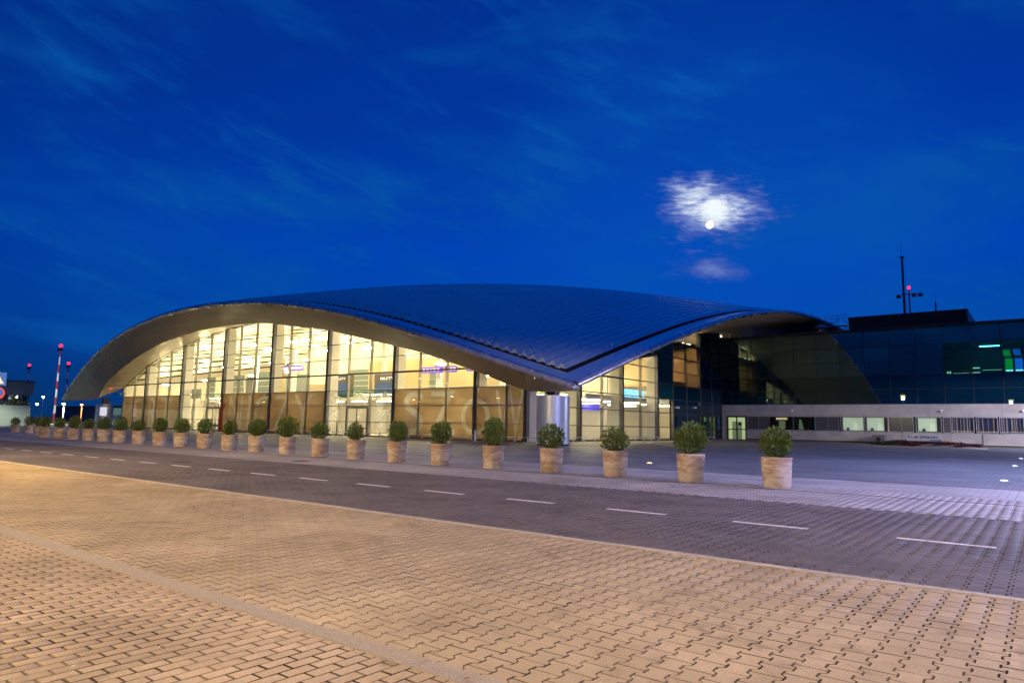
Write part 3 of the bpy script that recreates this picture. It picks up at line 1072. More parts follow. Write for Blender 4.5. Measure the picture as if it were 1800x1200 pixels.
# ================================================================== side facade
side_f = empty('side_facade', parent=terminal)
SY = [48.95, 53.4, 57.8, 62.1, 66.4, 70.7, 75.0, 79.2, 83.3, 87.7, 91.6, 94.9]
SYU = SY + [99.2, 103.4, 107.6, 111.8]
SR = [0.12, 1.55, 3.27, 4.95, 6.75, 8.45, 10.2, 12.0, 14.0, 16.0, 18.5]
def dark_glass(name, base, ior=1.6, refl=1.0, rough=0.005):
    m = bpy.data.materials.new(name); m.use_nodes = True; m.node_tree.nodes.clear()
    t = NT(m.node_tree)
    df = t.n('ShaderNodeBsdfDiffuse'); df.inputs[0].default_value = (*base, 1)
    gl = t.n('ShaderNodeBsdfGlossy'); gl.inputs['Roughness'].default_value = rough; gl.inputs[0].default_value = (0.70, 1.0, 0.92, 1)
    fr = t.schlick(((ior - 1) / (ior + 1)) ** 2)
    bn = t.n('ShaderNodeBump'); bn.inputs['Strength'].default_value = 0.02; bn.inputs['Distance'].default_value = 0.02
    t.put(bn.inputs['Height'], t.noise(t.n('ShaderNodeTexCoord').outputs['Object'], 0.35, 2, 0.5))
    t.put(gl.inputs['Normal'], bn.outputs[0])
    mx = t.n('ShaderNodeMixShader')
    t.put(mx.inputs[0], t.math('MULTIPLY', fr, refl, clamp=True)); t.put(mx.inputs[1], df.outputs[0]); t.put(mx.inputs[2], gl.outputs[0])
    o = t.n('ShaderNodeOutputMaterial'); m.node_tree.links.new(mx.outputs[0], o.inputs[0])
    MATS[name] = m
    return m
M_dg = dark_glass('dark_glass', (0.004, 0.030, 0.040), 2.6)
M_dg2 = dark_glass('dark_glass_deep', (0.002, 0.013, 0.020), 2.2)
M_teal = dark_glass('teal_glass', (0.010, 0.085, 0.100), 2.7)
M_navy = dark_glass('navy_panel', (0.012, 0.030, 0.060), 1.5)
M_beigep = glass('beige_blind', (.5, .45, .4), film=(.42, .36, .25), film_amt=.97, refl=.2)


def side_mat(bi, ri):
    y = SYU[bi]
    if y < 75: return M_glass
    if bi >= 11:
        return M_glass if bi in (11, 12) else M_dg2
    if 75 <= y < 79:
        return M_glass if ri < 3 else M_teal
    if 79 <= y < 87.5:
        if ri >= 4 and ri <= 7: return M_glass
        return M_navy if ri < 3 else M_dg
    return M_dg2 if ri > 3 else M_navy


for bi in range(len(SYU) - 1):
    y0 = SYU[bi] + 0.05; y1 = SYU[bi + 1] - 0.05
    for ri in range(len(SR) - 1):
        if bi >= 11 and ri < 7: continue
        if y0 > 91 and ri < 2: continue
        if 87.5 < y0 < 91 and ri < 2: continue
        z0, z1 = SR[ri] + 0.03, SR[ri + 1] - 0.03
        top = [(y, min(z1, zgs(y) - 0.05)) for y in np.linspace(y1, y0, 4)]
        top = [(y, z) for y, z in top if z > z0 + .06]
        if len(top) < 2: continue
        pg = [(min(p[0] for p in top), z0), (max(p[0] for p in top), z0)] + top
        MB().prism([(XC - 0.012, y, z) for y, z in pg], (0.024, 0, 0)).build('glass_pane', side_mat(bi, ri), side_f)
for k_, y in enumerate(SYU[1:]):
    top = zgs(y) - .02
    zb = 0.0 if y < 94 else 12.0
    if k_ in (1, 3, 5, 8, 10):
        MB().box(XC - 0.35, XC + 0.09, y - .17, y + .17, zb, top).build('pillar_cover', M_mull, side_f)
        if y < 86: MB().box(XC - 1.45, XC - .352, y - .15, y + .15, 0, top).build('pillar', MATS['pillar_cream'], side_f)
    else:
        MB().box(XC - 0.26, XC + 0.06, y - .045, y + .045, zb, top).build('mullion', MATS['mullion_pale'], side_f)
for ri, z in enumerate(SR[:-1]):
    for bi in range(len(SYU) - 1):
        if z < 12 and bi >= 11: continue
        y0 = SYU[bi] + (0.18 if bi in (2, 4, 6, 9) else 0.05); y1 = SYU[bi + 1] - (0.18 if bi in (1, 3, 5, 8) else 0.05)
        ys_ = [y for y in np.linspace(y0, y1, 30) if zgs(y) > z + .05]
        if len(ys_) < 2: continue
        h = .09 if ri == 4 and y0 < 64 else .04
        MB().box(XC - .06, XC + .075, ys_[0], ys_[-1], z - h, z + h).build('transom', M_mull, side_f)
MB().box(XC - .3, XC + .12, 48.9, 94.8, -.05, .11).build('plinth', M_conc_d, side_f)
MB().box(XC - .2, XC + .12, 94.82, 95.2, 0, 14.3).build('corner_post', M_dark, side_f)
# side door by the annex
d_ = empty('side_door', parent=side_f)
mb = MB()
for y in (88.4, 90.2, 91.7, 93.2, 94.7): mb.box(XC - .05, XC + .1, y - .07, y + .07, 0, 3.1)
mb.box(XC - .05, XC + .1, 88.4, 94.7, 3.1, 3.27).box(XC - .03, XC + .08, 88.4, 94.7, 1.45, 1.55)
mb.build('frame', M_dark, d_)
MB().box(XC - .02, XC + .02, 90.3, 94.6, .05, 3.08).build('door_glass', M_glass, d_)
MB().box(XC - .02, XC + .02, 88.5, 90.1, .05, 3.08).build('door_leaf', M_dg, d_)
MB().tube((XC + .14, 89.9, 1.0), (XC + .14, 89.9, 1.4), .025).build('handle', M_white, d_)

# ================================================================== interior of the terminal
hall = empty('hall', parent=terminal)
MB().box(-117.2, XC - 1.5, 49.2, 92, -0.02, 0.06).build('floor', M_floor, hall)
mb = MB()
mb.box(-117.3, -60, 78.0, 78.3, 0.06, 20).box(-60, XC - 6.0, 92.0, 92.3, .06, 20)
mb.box(-117.4, -117.1, 49.0, 78, 0.0, 6.3)
for q_ in range(15):
    mb.box(-117.4, -117.1, 49 + q_ * 2, 51 + q_ * 2, 6.3, zroom(-117.2, 51 + q_ * 2) + .5)
mb.box(-117.3, -112, 77.0, 78, 6, 11).box(-60.3, -60, 78.3, 92, .06, 20)
mb.build('back_wall', M_cream, hall)
# ceiling of warm panels with dark joints
nC = 34
for i in range(nC):
    xa = -117.0 + (117.0 - 37.0) * i / nC; xb = xa + (117.0 - 37.0) / nC
    gap = 0.62 if xb < -56 else 0.05
    mb = MB()
    ysq = np.linspace(49.5, 92 if xa > -60 else 78, 9)
    strip_quads(mb, [(xa + gap / 2, y, zroom(xa + gap / 2, y) - .1) for y in ysq], [(xb - gap / 2, y, zroom(xb - gap / 2, y) - .1) for y in ysq])
    mb.build('ceiling_panel', M_ceil, hall)
mb = MB()
for i in range(nC * 2):
    xa = -117.2 + (117.2 - 36.8) * i / (nC * 2); xb = xa + (117.2 - 36.8) / (nC * 2)
    ysq = np.linspace(49.4, 92, 9)
    strip_quads(mb, [(xa, y, zroom(xa, y) + .45) for y in ysq], [(xb, y, zroom(xb, y) + .45) for y in ysq])
mb.build('ceiling_void', principled('void_brown', (0.05, 0.036, 0.02), 0.9), hall)
# mezzanine with glass balustrade
MB().box(-117, XC - 2, 62, 78, 4.55, 4.95).build('mezzanine', M_white, hall)
MB().box(-60, XC - 8, 78, 92, 4.55, 4.95).build('mezzanine', M_white, hall)
for i in range(26):
    MB().box(-116.5 + i * 3.0, -113.6 + i * 3.0, 62.05, 62.08, 4.97, 6.0).build('balustrade_pane', M_rail, hall)
MB().tube((-116.5, 62.06, 6.03), (-38.5, 62.06, 6.03), .03).build('handrail', M_alu, hall)
for x in (-108, -97, -86, -75, -64, -53):
    MB().box(x - .35, x + .35, 66, 66.7, 0.06, zroom(x, 66) - .2).build('column', M_white, hall)
MB().box(-117, -44, 66.8, 67.0, 0.06, 4.55).build('shop_wall', M_cream, hall)
MB().box(-117, -98, 70, 70.2, 4.95, 9.5).build('upper_partition', principled('grey_partition', (0.22, 0.24, 0.24), .5), hall)
MB().box(-84, -62, 71, 71.2, 4.95, 11.0).build('upper_partition', principled('sand_partition', (0.66, 0.50, 0.28), .6), hall)
M_gg = principled('grey_green_partition', (0.20, 0.25, 0.22), .4)
for xa, xb, y, z0, z1 in ((-114, -110.5, 58, 4.95, 6.6), (-108.8, -106.2, 58, 4.95, 8.4), (-104, -99.5, 59, 4.95, 8.6), (-97, -93, 60, 4.95, 9.0), (-68.5, -66.5, 69, 4.95, 9.2), (-95, -87, 76, 4.95, 10.5)):
    MB().box(xa, xb, y, y + .12, z0, z1).build('office_partition', M_gg, hall)
    n_ = int((z1 - z0) / .9)
    for q_ in range(1, n_): MB().box(xa - .1, xb + .1, y - .06, y, z0 + q_ * .9, z0 + q_ * .9 + .09).build('rail', M_white, hall)
for x in (-92.3, -79.8):
    MB().box(x - .9, x + .9, 60.5, 60.9, 4.95, 11.0).build('wood_panel', principled('golden_wood', (.62, .42, .14), .5), hall)
mb = MB()
for i in range(7):
    xa = -113 + i * 10.5
    mb.tube((xa, 52, zroom(xa, 52) - .5), (xa + 9.5, 60, zroom(xa + 9.5, 60) - .8), .07, seg=6)
    mb.tube((xa, 60, zroom(xa, 60) - .8), (xa + 9.5, 52, zroom(xa + 9.5, 52) - .5), .07, seg=6)
mb.build('roof_brace', principled('brace_grey', (.3, .29, .27), .5, .5), hall)
MB().box(-117, -60, 77.8, 77.98, 4.95, 8.4).build('wall_band', principled('wall_tan', (.42, .34, .22), .6), hall)
# lamps
M_lamp = emission('hall_lamp', (1.0, 0.80, 0.46), 215.0)
M_lamp2 = emission('hall_lamp_low', (1.0, 0.84, 0.56), 20.0)
lm = MB().box(-.42, .42, -.42, .42, -.06, .06).mesh('ceiling_lamp', M_lamp)
lm2 = MB().box(-1.3, 1.3, -.30, .30, -.03, .03).mesh('light_strip', M_lamp2)
for x in np.arange(-112, -39, 6.1):
    for y in (53.0, 59.5, 68.0, 75.0):
        z = zroom(x, y) - 2.4
        if z > 5.6: inst('ceiling_lamp', lm, hall, (x, y, z))
for y in (53, 60, 67, 74, 81, 88):
    for x in (-41.5, -50, -57):
        z = zroom(x, y) - 1.0
        if y > 76 or x > -45: inst('ceiling_lamp', lm, hall, (x, y, min(z - 1.0, 13)))
for x in np.arange(-114, -40, 5.2):
    for y in (52.5, 57.5, 64.2):
        if y > 62: inst('light_strip', lm2, hall, (x, y, 4.48))
for x in (-58, -92):
    for dx in (-2, 2):
        inst('light_strip', lm2, hall, (x + dx, 51.5, 4.6))
for x in (-41, -47, -53):
    for y in (67.5, 72, 77, 82, 87):
        inst('light_strip', lm2, hall, (x, y, 4.45))
for x in (-62, -74, -86, -98, -110):
    inst('light_strip', lm2, hall, (x, 72, 4.45))
# check-in kiosks, signs, screens
def kiosk(x, y, z, w_, h_):
    k_ = empty('information_kiosk', (x, y, z), parent=hall)
    MB().box(-w_ / 2, w_ / 2, -.3, .3, 0, h_).build('body', M_kiosk, k_)
    MB().box(-w_ / 2 + .4, w_ / 2 - .4, -.33, -.302, .5, h_ * .62).build('screen', principled('screen_dark', (0.02, 0.03, 0.05), .2, emit=(0.10, 0.14, 0.22), emit_s=1.0), k_)
    me_ = text_mesh('BILETY', w_ * .5, .34, .02, M_signwhite)
    inst('lettering', me_, k_, (-w_ * .25, -.33, h_ - .8))
kiosk(-80.5, 63.2, 4.95, 4.6, 3.4)
kiosk(-70.5, 63.2, 4.95, 5.2, 3.2)
for xa, xb, y, z0, z1 in ((-91.5, -86.3, 60.5, 9.0, 9.8), (-66, -61.6, 64.4, 8.1, 8.9), (-61.2, -59.2, 64.4, 8.1, 8.9), (-57.4, -54.8, 64.4, 8.1, 8.9), (-53.6, -49.8, 64.4, 8.1, 8.9), (-49.2, -45.5, 64.4, 8.1, 8.9)):
    s_ = MB().box(xa, xb, y, y + .15, z0, z1).build('hanging_sign', M_purple, hall)
    rr = random.Random(int(-xa))
    mb = MB(); x = xa + .25
    while x < xb - .5:
        ww = rr.choice((.28, .5, .8)); mb.box(x, min(x + ww, xb - .15), y - .02, y - .002, z0 + .22, z1 - .22); x += ww + .2
    mb.build('pictogram', M_signwhite, s_)
def screen(x0, x1, y, z0, z1, mat, nm='screen'):
    MB().box(x0, x1, y, y + .08, z0, z1).build(nm, mat, hall)
M_scr = principled('screen_cyan', (.1, .2, .3), .3, emit=(0.25, 0.65, 1.0), emit_s=1.6)
M_scrw = principled('screen_white', (.3, .3, .3), .3, emit=(0.8, 0.9, 1.0), emit_s=1.1)
screen(-48.0, -46.5, 50.9, 1.25, 2.15, M_scrw)
screen(-60.2, -58.2, 56, .8, 3.0, M_scrw)
screen(-56.4, -55.4, 54, 1.6, 2.9, principled('screen_violet', (.2, .2, .4), .3, emit=(.35, .3, .9), emit_s=1.2))
mb = MB().box(-46.1, -46.0, 83.2, 86.6, 4.7, 6.9).box(-46.1, -46.0, 86.9, 90.3, 4.7, 6.8)
mb.build('screen', M_scr, hall)
MB().box(-46.2, -46.0, 81.2, 83.4, 2.7, 5.2).build('loudspeaker', M_black, hall)
MB().box(-46.2, -46.0, 81.4, 83.4, 0.1, 2.6).build('poster', principled('poster_white', (.75, .73, .70), .5), hall)
mb = MB()
for z_, c_ in ((1.9, .25), (1.2, .35), (.5, .3)): mb.lathe([(c_, -.01), (c_, .01)], 14, (0, 0, 0))
MB().box(-46.0, -45.98, 81.9, 82.6, 1.75, 2.35).box(-46.0, -45.98, 82.2, 83.0, .95, 1.5).build('poster_print', principled('poster_black', (.04, .03, .03), .5), hall)
MB().box(-46.0, -45.98, 81.8, 83.1, .2, .75).build('poster_print', principled('poster_red', (.55, .10, .04), .5), hall)
MB().box(-52, -46.2, 80, 80.2, 0.06, 12).build('partition', M_cream, hall)
MB().box(-46.2, -45.0, 92, 92.2, 0.06, 12).build('partition', M_cream, hall)
mb = MB().box(-47.6, -47.4, 57.0, 80.0, 3.6, 4.4)
mb.build('hanging_sign', principled('blue_sign', (.08, .07, .45), .5, emit=(.12, .10, .9), emit_s=.8), hall)
for nm, x, y, mtx in (('bin', -66.6, 50.2, M_black), ('counter', -66.0, 50.6, M_black)):
    pass
MB().box(-68.2, -65.4, 50.2, 51.0, .06, 1.5).build('counter', principled('counter_dark', (.03, .025, .02), .4), hall)
mb = MB().box(-51.2, -50.0, 49.9, 50.4, .06, 2.0).box(-84.2, -83.4, 50, 50.4, .06, 1.9).box(-73.5, -72.2, 50, 50.5, .06, 1.7).box(-40.6, -39.8, 50.0, 50.4, .3, 2.7)
mb.build('cabinet', MATS['counter_dark'], hall)
# restaurant behind the side glass, and dark rooms
rest = empty('restaurant_room', parent=terminal)
mb = MB()
mb.box(-44.2, -44.0, 79.2, 87.7, 6.7, 14).box(-44, -36.6, 79.0, 79.2, 6.7, 14).box(-44, -36.6, 87.7, 87.9, 6.7, 14).box(-44, -36.55, 79.2, 87.7, 6.55, 6.7)
mb.build('walls', principled('warm_wall', (0.55, 0.43, 0.27), .7), rest)
MB().box(-44, -36.9, 79.2, 87.7, 10.25, 10.4).build('ceiling', M_wood, rest)
MB().box(-36.95, -36.85, 79.2, 87.7, 10.3, 12.3).build('blind_panel', M_beigep, rest)
for y_ in (80.7, 83.4, 86.2): inst('added_backlight', lm2, rest, (-38.6, y_, 11.4), rz=math.pi / 2)  # lamps added behind the blind so that the panel shows bright
MB().box(-44, -36.9, 79.2, 87.7, 12.4, 12.5).build('ceiling', M_wood, rest)
MB().box(-39.2, -39.0, 79.2, 87.7, 12.5, 15.5).build('cream_wall', M_cream, rest)
for y_ in (81, 85.5): inst('added_backlight', lm2, rest, (-37.6, y_, 12.62), rz=math.pi / 2)  # more added lamps, brightening the cream wall
MB().box(-43.9, -43.8, 80.0, 83.2, 8.9, 10.1).build('window_light', emission('back_window', (0.85, 0.92, 1.0), 1.3), rest)
MB().box(-42, -38, 80, 86.5, 6.7, 7.5).build('counter', principled('bar_wood', (.30, .16, .06), .5), rest)
for y in (80.5, 82.5, 84.8):
    MB().lathe([(.16, -.12), (.2, 0), (.05, .1)], 10).build('pendant_lamp', emission('warm_bulb', (1, .68, .30), 130), rest, loc=(-40, y, 8.2))
mb = MB().box(-37.4, -37.2, 75, 79.0, 4.95, 14).box(-36.9, -36.8, 79.2, 95, .1, 6.5).box(-36.9, -36.8, 87.9, 95, 6.5, 14)
mb.build('backing_wall', M_black, rest)
MB().box(-48, -36.6, 88.2, 95, -.02, .06).build('lobby_floor', M_floor, rest)
mb = MB().box(-37.8, -37.6, 88.2, 91, .06, 3.3)
mb.build('lobby_wall', M_cream, rest)
# clerestory room above the annex roof
MB().box(-42.2, -42, 94.9, 112, 12.0, 20).build('clerestory_wall', M_cream, rest)
inst('light_strip', lm2, rest, (-39.5, 98, 15.4), rz=math.pi / 2)
inst('light_strip', lm2, rest, (-39.5, 102, 15.8), rz=math.pi / 2)
MB().box(-42, -36.5, 103.3, 103.5, 12, 20).build('clerestory_wall', M_black, rest)

# ================================================================== corner columns
def round_column(x, y, label, plaque):
    c = empty('round_column', (x, y, 0))
    tag(c, label, 'column', 'metal clad round columns under the roof corners')
    MB().lathe([(1.22, 0.0), (1.22, 0.10)], 40).build('base', M_black, c, smooth=False)
    for q in range(4):
        a0 = math.radians(q * 90 + 28) + .004; a1 = math.radians(q * 90 + 118) - .004
        for z0, z1 in ((0.10, 1.79), (1.80, 3.72)):
            mb = MB(); n = 14
            A = [(1.27 * math.cos(a0 + (a1 - a0) * i / n), 1.27 * math.sin(a0 + (a1 - a0) * i / n)) for i in range(n + 1)]
            strip_quads(mb, [(p[0], p[1], z0) for p in A], [(p[0], p[1], z1) for p in A])
            me_ = mb.mesh('cladding_panel', M_alu, True)
            inst('cladding_panel', me_, c)
    MB().lathe([(1.25, 3.70), (1.25, 3.73), (0, 3.73)], 40).build('cap', M_alu, c)
    MB().box(-.35, .35, -.35, .35, 3.73, 4.6).build('bearing', M_dark, c)
    MB().tube((-.75, .2, 3.73), (-.75, .2, 4.8), .16).build('bearing', M_alu, c)
    if plaque:
        mb = MB()
        for i in range(5):
            mb.box(0, .012, -.5, .5, 1.9 + i * .27, 2.10 + i * .27)
        pq = mb.build('plaque', M_signwhite, c)
        pq.location = (1.20, -.6, 0); pq.rotation_euler = (0, 0, -.45)
    return c
round_column(-29.85, 43.5, 'round metal clad column carrying the pointed roof corner nearest the camera', False)
round_column(-119.5, 47.0, 'round metal clad column with a small white plaque under the far roof corner', True)

# ================================================================== annex
YA = 95.0
annex = empty('office_annex')
tag(annex, 'low annex with dark mirrored glass upper floors over a pale concrete ground floor', 'building')
upper = empty('glass_wall', parent=annex)
AX = [-36.35] + [-34.8 + 2.83 * k for k in range(0, 25)]
AR = [4.87, 6.65, 8.35, 10.2, 12.0, 13.95, 14.35]
rr = random.Random(11)
vis = {}
for bi in range(len(AX) - 1):
    for ri in range(5):
        x0, x1 = AX[bi] + .03, AX[bi + 1] - .03
        z0, z1 = AR[ri] + .03, AR[ri + 1] - .03
        vision = ri in (2, 3)
        if vision and bi >= 10:
            mat = M_glass_v if 'M_glass_v' in globals() else None
            if mat is None:
                M_glass_v = glass('vision_glass', (0.30, 0.62, 0.66), ior=1.7)
                mat = M_glass_v
        else:
            mat = (M_teal if rr.random() < .45 else M_dg) if vision else (M_dg2 if ri < 2 else M_dg)
        MB().box(0, x1 - x0, -.012, .012, 0, z1 - z0).build('glass_pane', mat, upper, loc=(x0, YA, z0))
for x in AX:
    MB().box(x - .03, x + .03, YA - .045, YA + .1, 4.87, 14.2).build('mullion', M_dark, upper)
for z in AR[:-1]:
    MB().box(AX[0] + .035, AX[-1], YA - .035, YA + .08, z - .03, z + .03).build('transom', M_dark, upper)
MB().box(AX[0], AX[-1], YA - .05, YA + .5, 14.0, 14.35).build('parapet', M_dark, upper)
MB().box(-36.3, AX[-1], YA + .1, 160, 14.0, 14.15).build('roof_deck', principled('roof_felt', (.04, .04, .045), .9), annex)
# room behind the vision band
room = empty('office_room', parent=annex)
M_room = principled('room_teal', (.30, .42, .44), .8)
mb = MB().box(-9.8, AX[-1], YA + 9, YA + 9.2, 8.35, 12).box(-9.8, AX[-1], YA + .2, YA + 9, 8.2, 8.36).box(-9.8, AX[-1], YA + .2, YA + 9, 12.02, 12.2).box(-9.9, -9.8, YA + .2, YA + 9, 8.35, 12)
mb.build('room_shell', M_room, room)
mb = MB()
for i in range(9):
    mb.box(-3.40, -2.72, YA + .6, YA + .64, 8.72 + i * .14, 8.80 + i * .14)
mb.build('blind_light', emission('green_screen', (0.02, 0.75, 0.10), 1.2), room)
mb = MB()
for i in range(9):
    mb.box(-2.50, -1.80, YA + .6, YA + .64, 8.72 + i * .14, 8.82 + i * .14)
mb.build('blind_light', emission('blue_screen', (0.03, 0.22, 1.0), 1.6), room)
MB().box(-3.40, -2.72, YA + .6, YA + .64, 8.52, 8.68).box(-2.50, -1.80, YA + .6, YA + .64, 8.52, 8.68).build('light_bar', emission('white_bar', (0.9, 1.0, 1.0), 2.5), room)
mb = MB()
for i in range(6): mb.prism([(-3.45 + i * .11, YA + .6, 10.15), (-3.40 + i * .11, YA + .6, 10.15), (-3.52 + i * .11, YA + .6, 10.95), (-3.57 + i * .11, YA + .6, 10.95)], (0, .03, 0))
mb.build('blind_light', MATS['green_screen'], room)
mb = MB()
for i in range(6): mb.prism([(-2.5 + i * .11, YA + .6, 10.25), (-2.45 + i * .11, YA + .6, 10.25), (-2.57 + i * .11, YA + .6, 11.0), (-2.62 + i * .11, YA + .6, 11.0)], (0, .03, 0))
mb.build('blind_light', MATS['blue_screen'], room)
M_ambar = emission('desk_light', (1.0, .82, .5), 1.8)
mb = MB().box(-8.6, -7.0, YA + 2.5, YA + 2.54, 8.52, 8.60).box(-6.7, -5.9, YA + 2, YA + 2.04, 8.5, 8.62).box(-9.2, -9.05, YA + 2, YA + 2.04, 8.5, 8.8).box(-8.95, -8.8, YA + 2, YA + 2.04, 8.5, 8.8).box(-6.6, -5.9, YA + 2, YA + 2.04, 9.05, 9.18)
mb.build('desk_lamp', M_ambar, room)
MB().box(-7.7, -6.2, YA + 3, YA + 3.1, 8.5, 9.4).build('cabinet', principled('cab_grey', (.3, .3, .26), .6), room)
MB().box(-5.6, -3.8, YA + 1.5, YA + 1.54, 8.78, 8.82).build('light_line', M_ambar, room)
MB().box(-12.0, -11.8, YA + 3.9, YA + 4.1, 11.7, 11.8).build('ceiling_lamp', emission('teal_light', (.5, .9, 1.0), 9.0), room)
MB().box(-6.0, -4.0, YA + 5, YA + 5.2, 11.9, 12.0).build('ceiling_lamp', MATS['teal_light'], room)
# lit small windows in the dark glass
for x, z, w_, h_ in ((-20.3, 8.5, 1.6, 1.2),):
    wr = empty('lit_office', parent=annex)
# louvred plant block on the roof
plant = empty('plant_screen', parent=annex)
MB().box(-20.4, -7.2, 101, 112, 14.15, 16.55).build('screen_core', M_dark, plant)
for i in range(12):
    MB().box(-20.5, -7.15, 100.55, 100.98, 14.32 + i * .20, 14.40 + i * .20).build('louver', M_mull, plant)
mb = MB()
mb.box(-20.55, -20.47, 100.5, 112, 14.15, 16.78).box(-7.17, -7.0, 100.5, 112, 14.15, 16.72).box(-20.6, -7.0, 100.5, 112, 16.72, 16.80)
mb.build('edge_trim', M_mull, plant)
# concrete ground floor
low = empty('ground_floor', parent=annex)
xs_p = [-32.9, -28.9, -24.0, -19.0, -14.0, -9.0, -4.0, 1.0, 6.0, 11.0, 16.0, 21.0, 26, 31, 33.0]
for a, b in zip(xs_p[:-1], xs_p[1:]):
    MB().box(a + .012, b - .012, YA, YA + .3, 3.34, 4.82).build('concrete_panel', M_conc, low)
    MB().box(a + .012, b - .012, YA, YA + .3, .28, 1.42).build('concrete_panel', M_conc, low)
MB().box(-35.6, -32.9, YA, YA + .3, 3.34, 4.82).build('concrete_panel', M_conc, low)
MB().box(-36.35, -35.62, YA, YA + .3, 0, 4.82).build('concrete_panel', M_conc, low)
MB().box(-32.9, 33, YA + .04, YA + .3, -.05, .28).build('plinth', M_conc_d, low)
MB().box(-36.3, 33, YA + .4, YA + .5, 0, 4.8).build('inner_wall', M_black, low)
wins = [(-32.7, -31.27, 'd'), (-31.2, -29.75, 'd'), (-29.68, -26.65, 'l'), (-26.57, -23.95, 'k'), (-23.86, -22.42, 'd'), (-22.34, -21.07, 'd'),
        (-20.78, -18.22, 'w'), (-18.02, -15.5, 'w'), (-15.37, -14.05, 'd'), (-13.96, -12.79, 'd'), (-12.46, -9.92, 'w'), (-9.66, -8.97, 'd'),
        (-8.76, -6.74, 't'), (-6.44, -4.5, 't'), (-4.25, -2.13, 't'), (-1.9, .4, 't'), (.7, 3.0, 'd'), (3.2, 5.6, 'd')]
M_panel = dark_glass('grey_panel', (.085, .085, .09), 1.5, rough=.12)
M_roomglow = principled('room_glow', (.62, .68, .55), .8, emit=(.55, .72, .50), emit_s=.42)  # room light put into the surfaces as a glow of their own
M_roomdim = principled('dim_room', (.12, .12, .12), .8)
M_stripe = principled('stripe_sheet', (.35, .32, .30), .4)
for x0, x1, t_ in wins:
    wn = empty('window', parent=low)
    mb = MB()
    mb.box(x0 - .06, x0, YA - .05, YA + .05, 1.5, 3.30).box(x1, x1 + .06, YA - .05, YA + .05, 1.5, 3.30).box(x0, x1, YA - .05, YA + .05, 1.44, 1.52).box(x0, x1, YA - .05, YA + .05, 3.24, 3.32)
    mb.build('frame', principled('window_frame', (.42, .44, .50), .4, .6), wn)
    if t_ == 'd':
        MB().box(x0, x1, YA - .01, YA + .02, 1.52, 3.24).build('pane', M_panel, wn)
    elif t_ == 'l':
        MB().box(x0, x1, YA - .01, YA + .02, 1.52, 3.24).build('pane', glass('dim_glass', (.55, .55, .52)) if 'dim_glass' not in MATS else MATS['dim_glass'], wn)
        MB().box(x0, x1, YA + .37, YA + .39, 1.5, 3.3).build('back_wall', M_roomdim, wn)
        MB().box(x0 + .75, x1 - .85, YA + .28, YA + .34, 2.86, 3.12).build('lamp', emission('tube_lamp', (1.0, .88, .5), 1.6), wn)
        MB().box(x0 + 1.1, x1 - 1.1, YA + .34, YA + .36, 1.7, 2.7).build('inner_door', M_roomglow, wn)
    elif t_ == 'k':
        MB().box(x0, x1, YA - .01, YA + .02, 1.52, 3.24).build('pane', MATS['dim_glass'], wn)
        MB().box(x0, x1, YA + .37, YA + .39, 1.5, 3.3).build('back_wall', M_roomdim, wn)
        MB().prism([(x0 + .5, YA + .33, 1.6), (x0 + 1.15, YA + .33, 1.6), (x0 + .85, YA + .33, 2.9), (x0 + .62, YA + .33, 2.9)], (0, .02, 0)).build('curtain', M_roomglow, wn)
    elif t_ == 'w':
        MB().box(x0, x1, YA - .01, YA + .02, 1.52, 3.24).build('pane', M_glass, wn)
        sh = .45 if x0 > -19 else .05
        MB().box(x0 + .15, x1 - sh, YA + .36, YA + .39, 1.6, 3.2).build('back_wall', M_roomglow, wn)
        MB().box(x0, x0 + .15, YA + .30, YA + .33, 1.5, 3.24).box(x1 - sh, x1, YA + .30, YA + .33, 1.5, 3.24).build('reveal', M_roomdim, wn)
        MB().box(x0 + 1.35, x0 + 1.9, YA + .30, YA + .34, 1.6, 2.5).build('cabinet', principled('cab_cream_glow', (.6, .6, .5), .6, emit=(.75, .9, .7), emit_s=.5), wn)  # cabinet glows by itself, room light put into its colour
        MB().lathe([(.0, .45), (.14, .38), (.2, 0)], 10).build('chair_back', principled('chair_dark', (.03, .04, .04), .5), wn, loc=(x0 + .75, YA + .2, 1.52))
    else:
        MB().box(x0, x1, YA - .01, YA + .02, 1.52, 3.24).build('pane', glass('gate_glass', (.7, .72, .8), ior=1.6) if 'gate_glass' not in MATS else MATS['gate_glass'], wn)
        MB().box(x0, x1, YA + .37, YA + .39, 1.5, 3.3).build('back_wall', principled('gate_back', (.12, .125, .20), .7), wn)
        mb = MB(); r3 = random.Random(int(x0 * 10)); x = x0 + .1
        while x < x1 - .25:
            w_ = r3.uniform(.05, .16); mb.box(x, x + w_, YA + .28, YA + .32, 1.55, 3.2); x += w_ + r3.uniform(.08, .45)
        mb.build('blind_slat', principled('slat_cream_glow', (.55, .5, .42), .5, emit=(1.0, .8, .5), emit_s=.22), wn)  # slats carry the room's light as their own faint glow
        MB().box(x0, x1, YA + .24, YA + .27, 1.62, 1.70).build('sill_light', emission('sill_glow', (1, .8, .55), .8), wn)
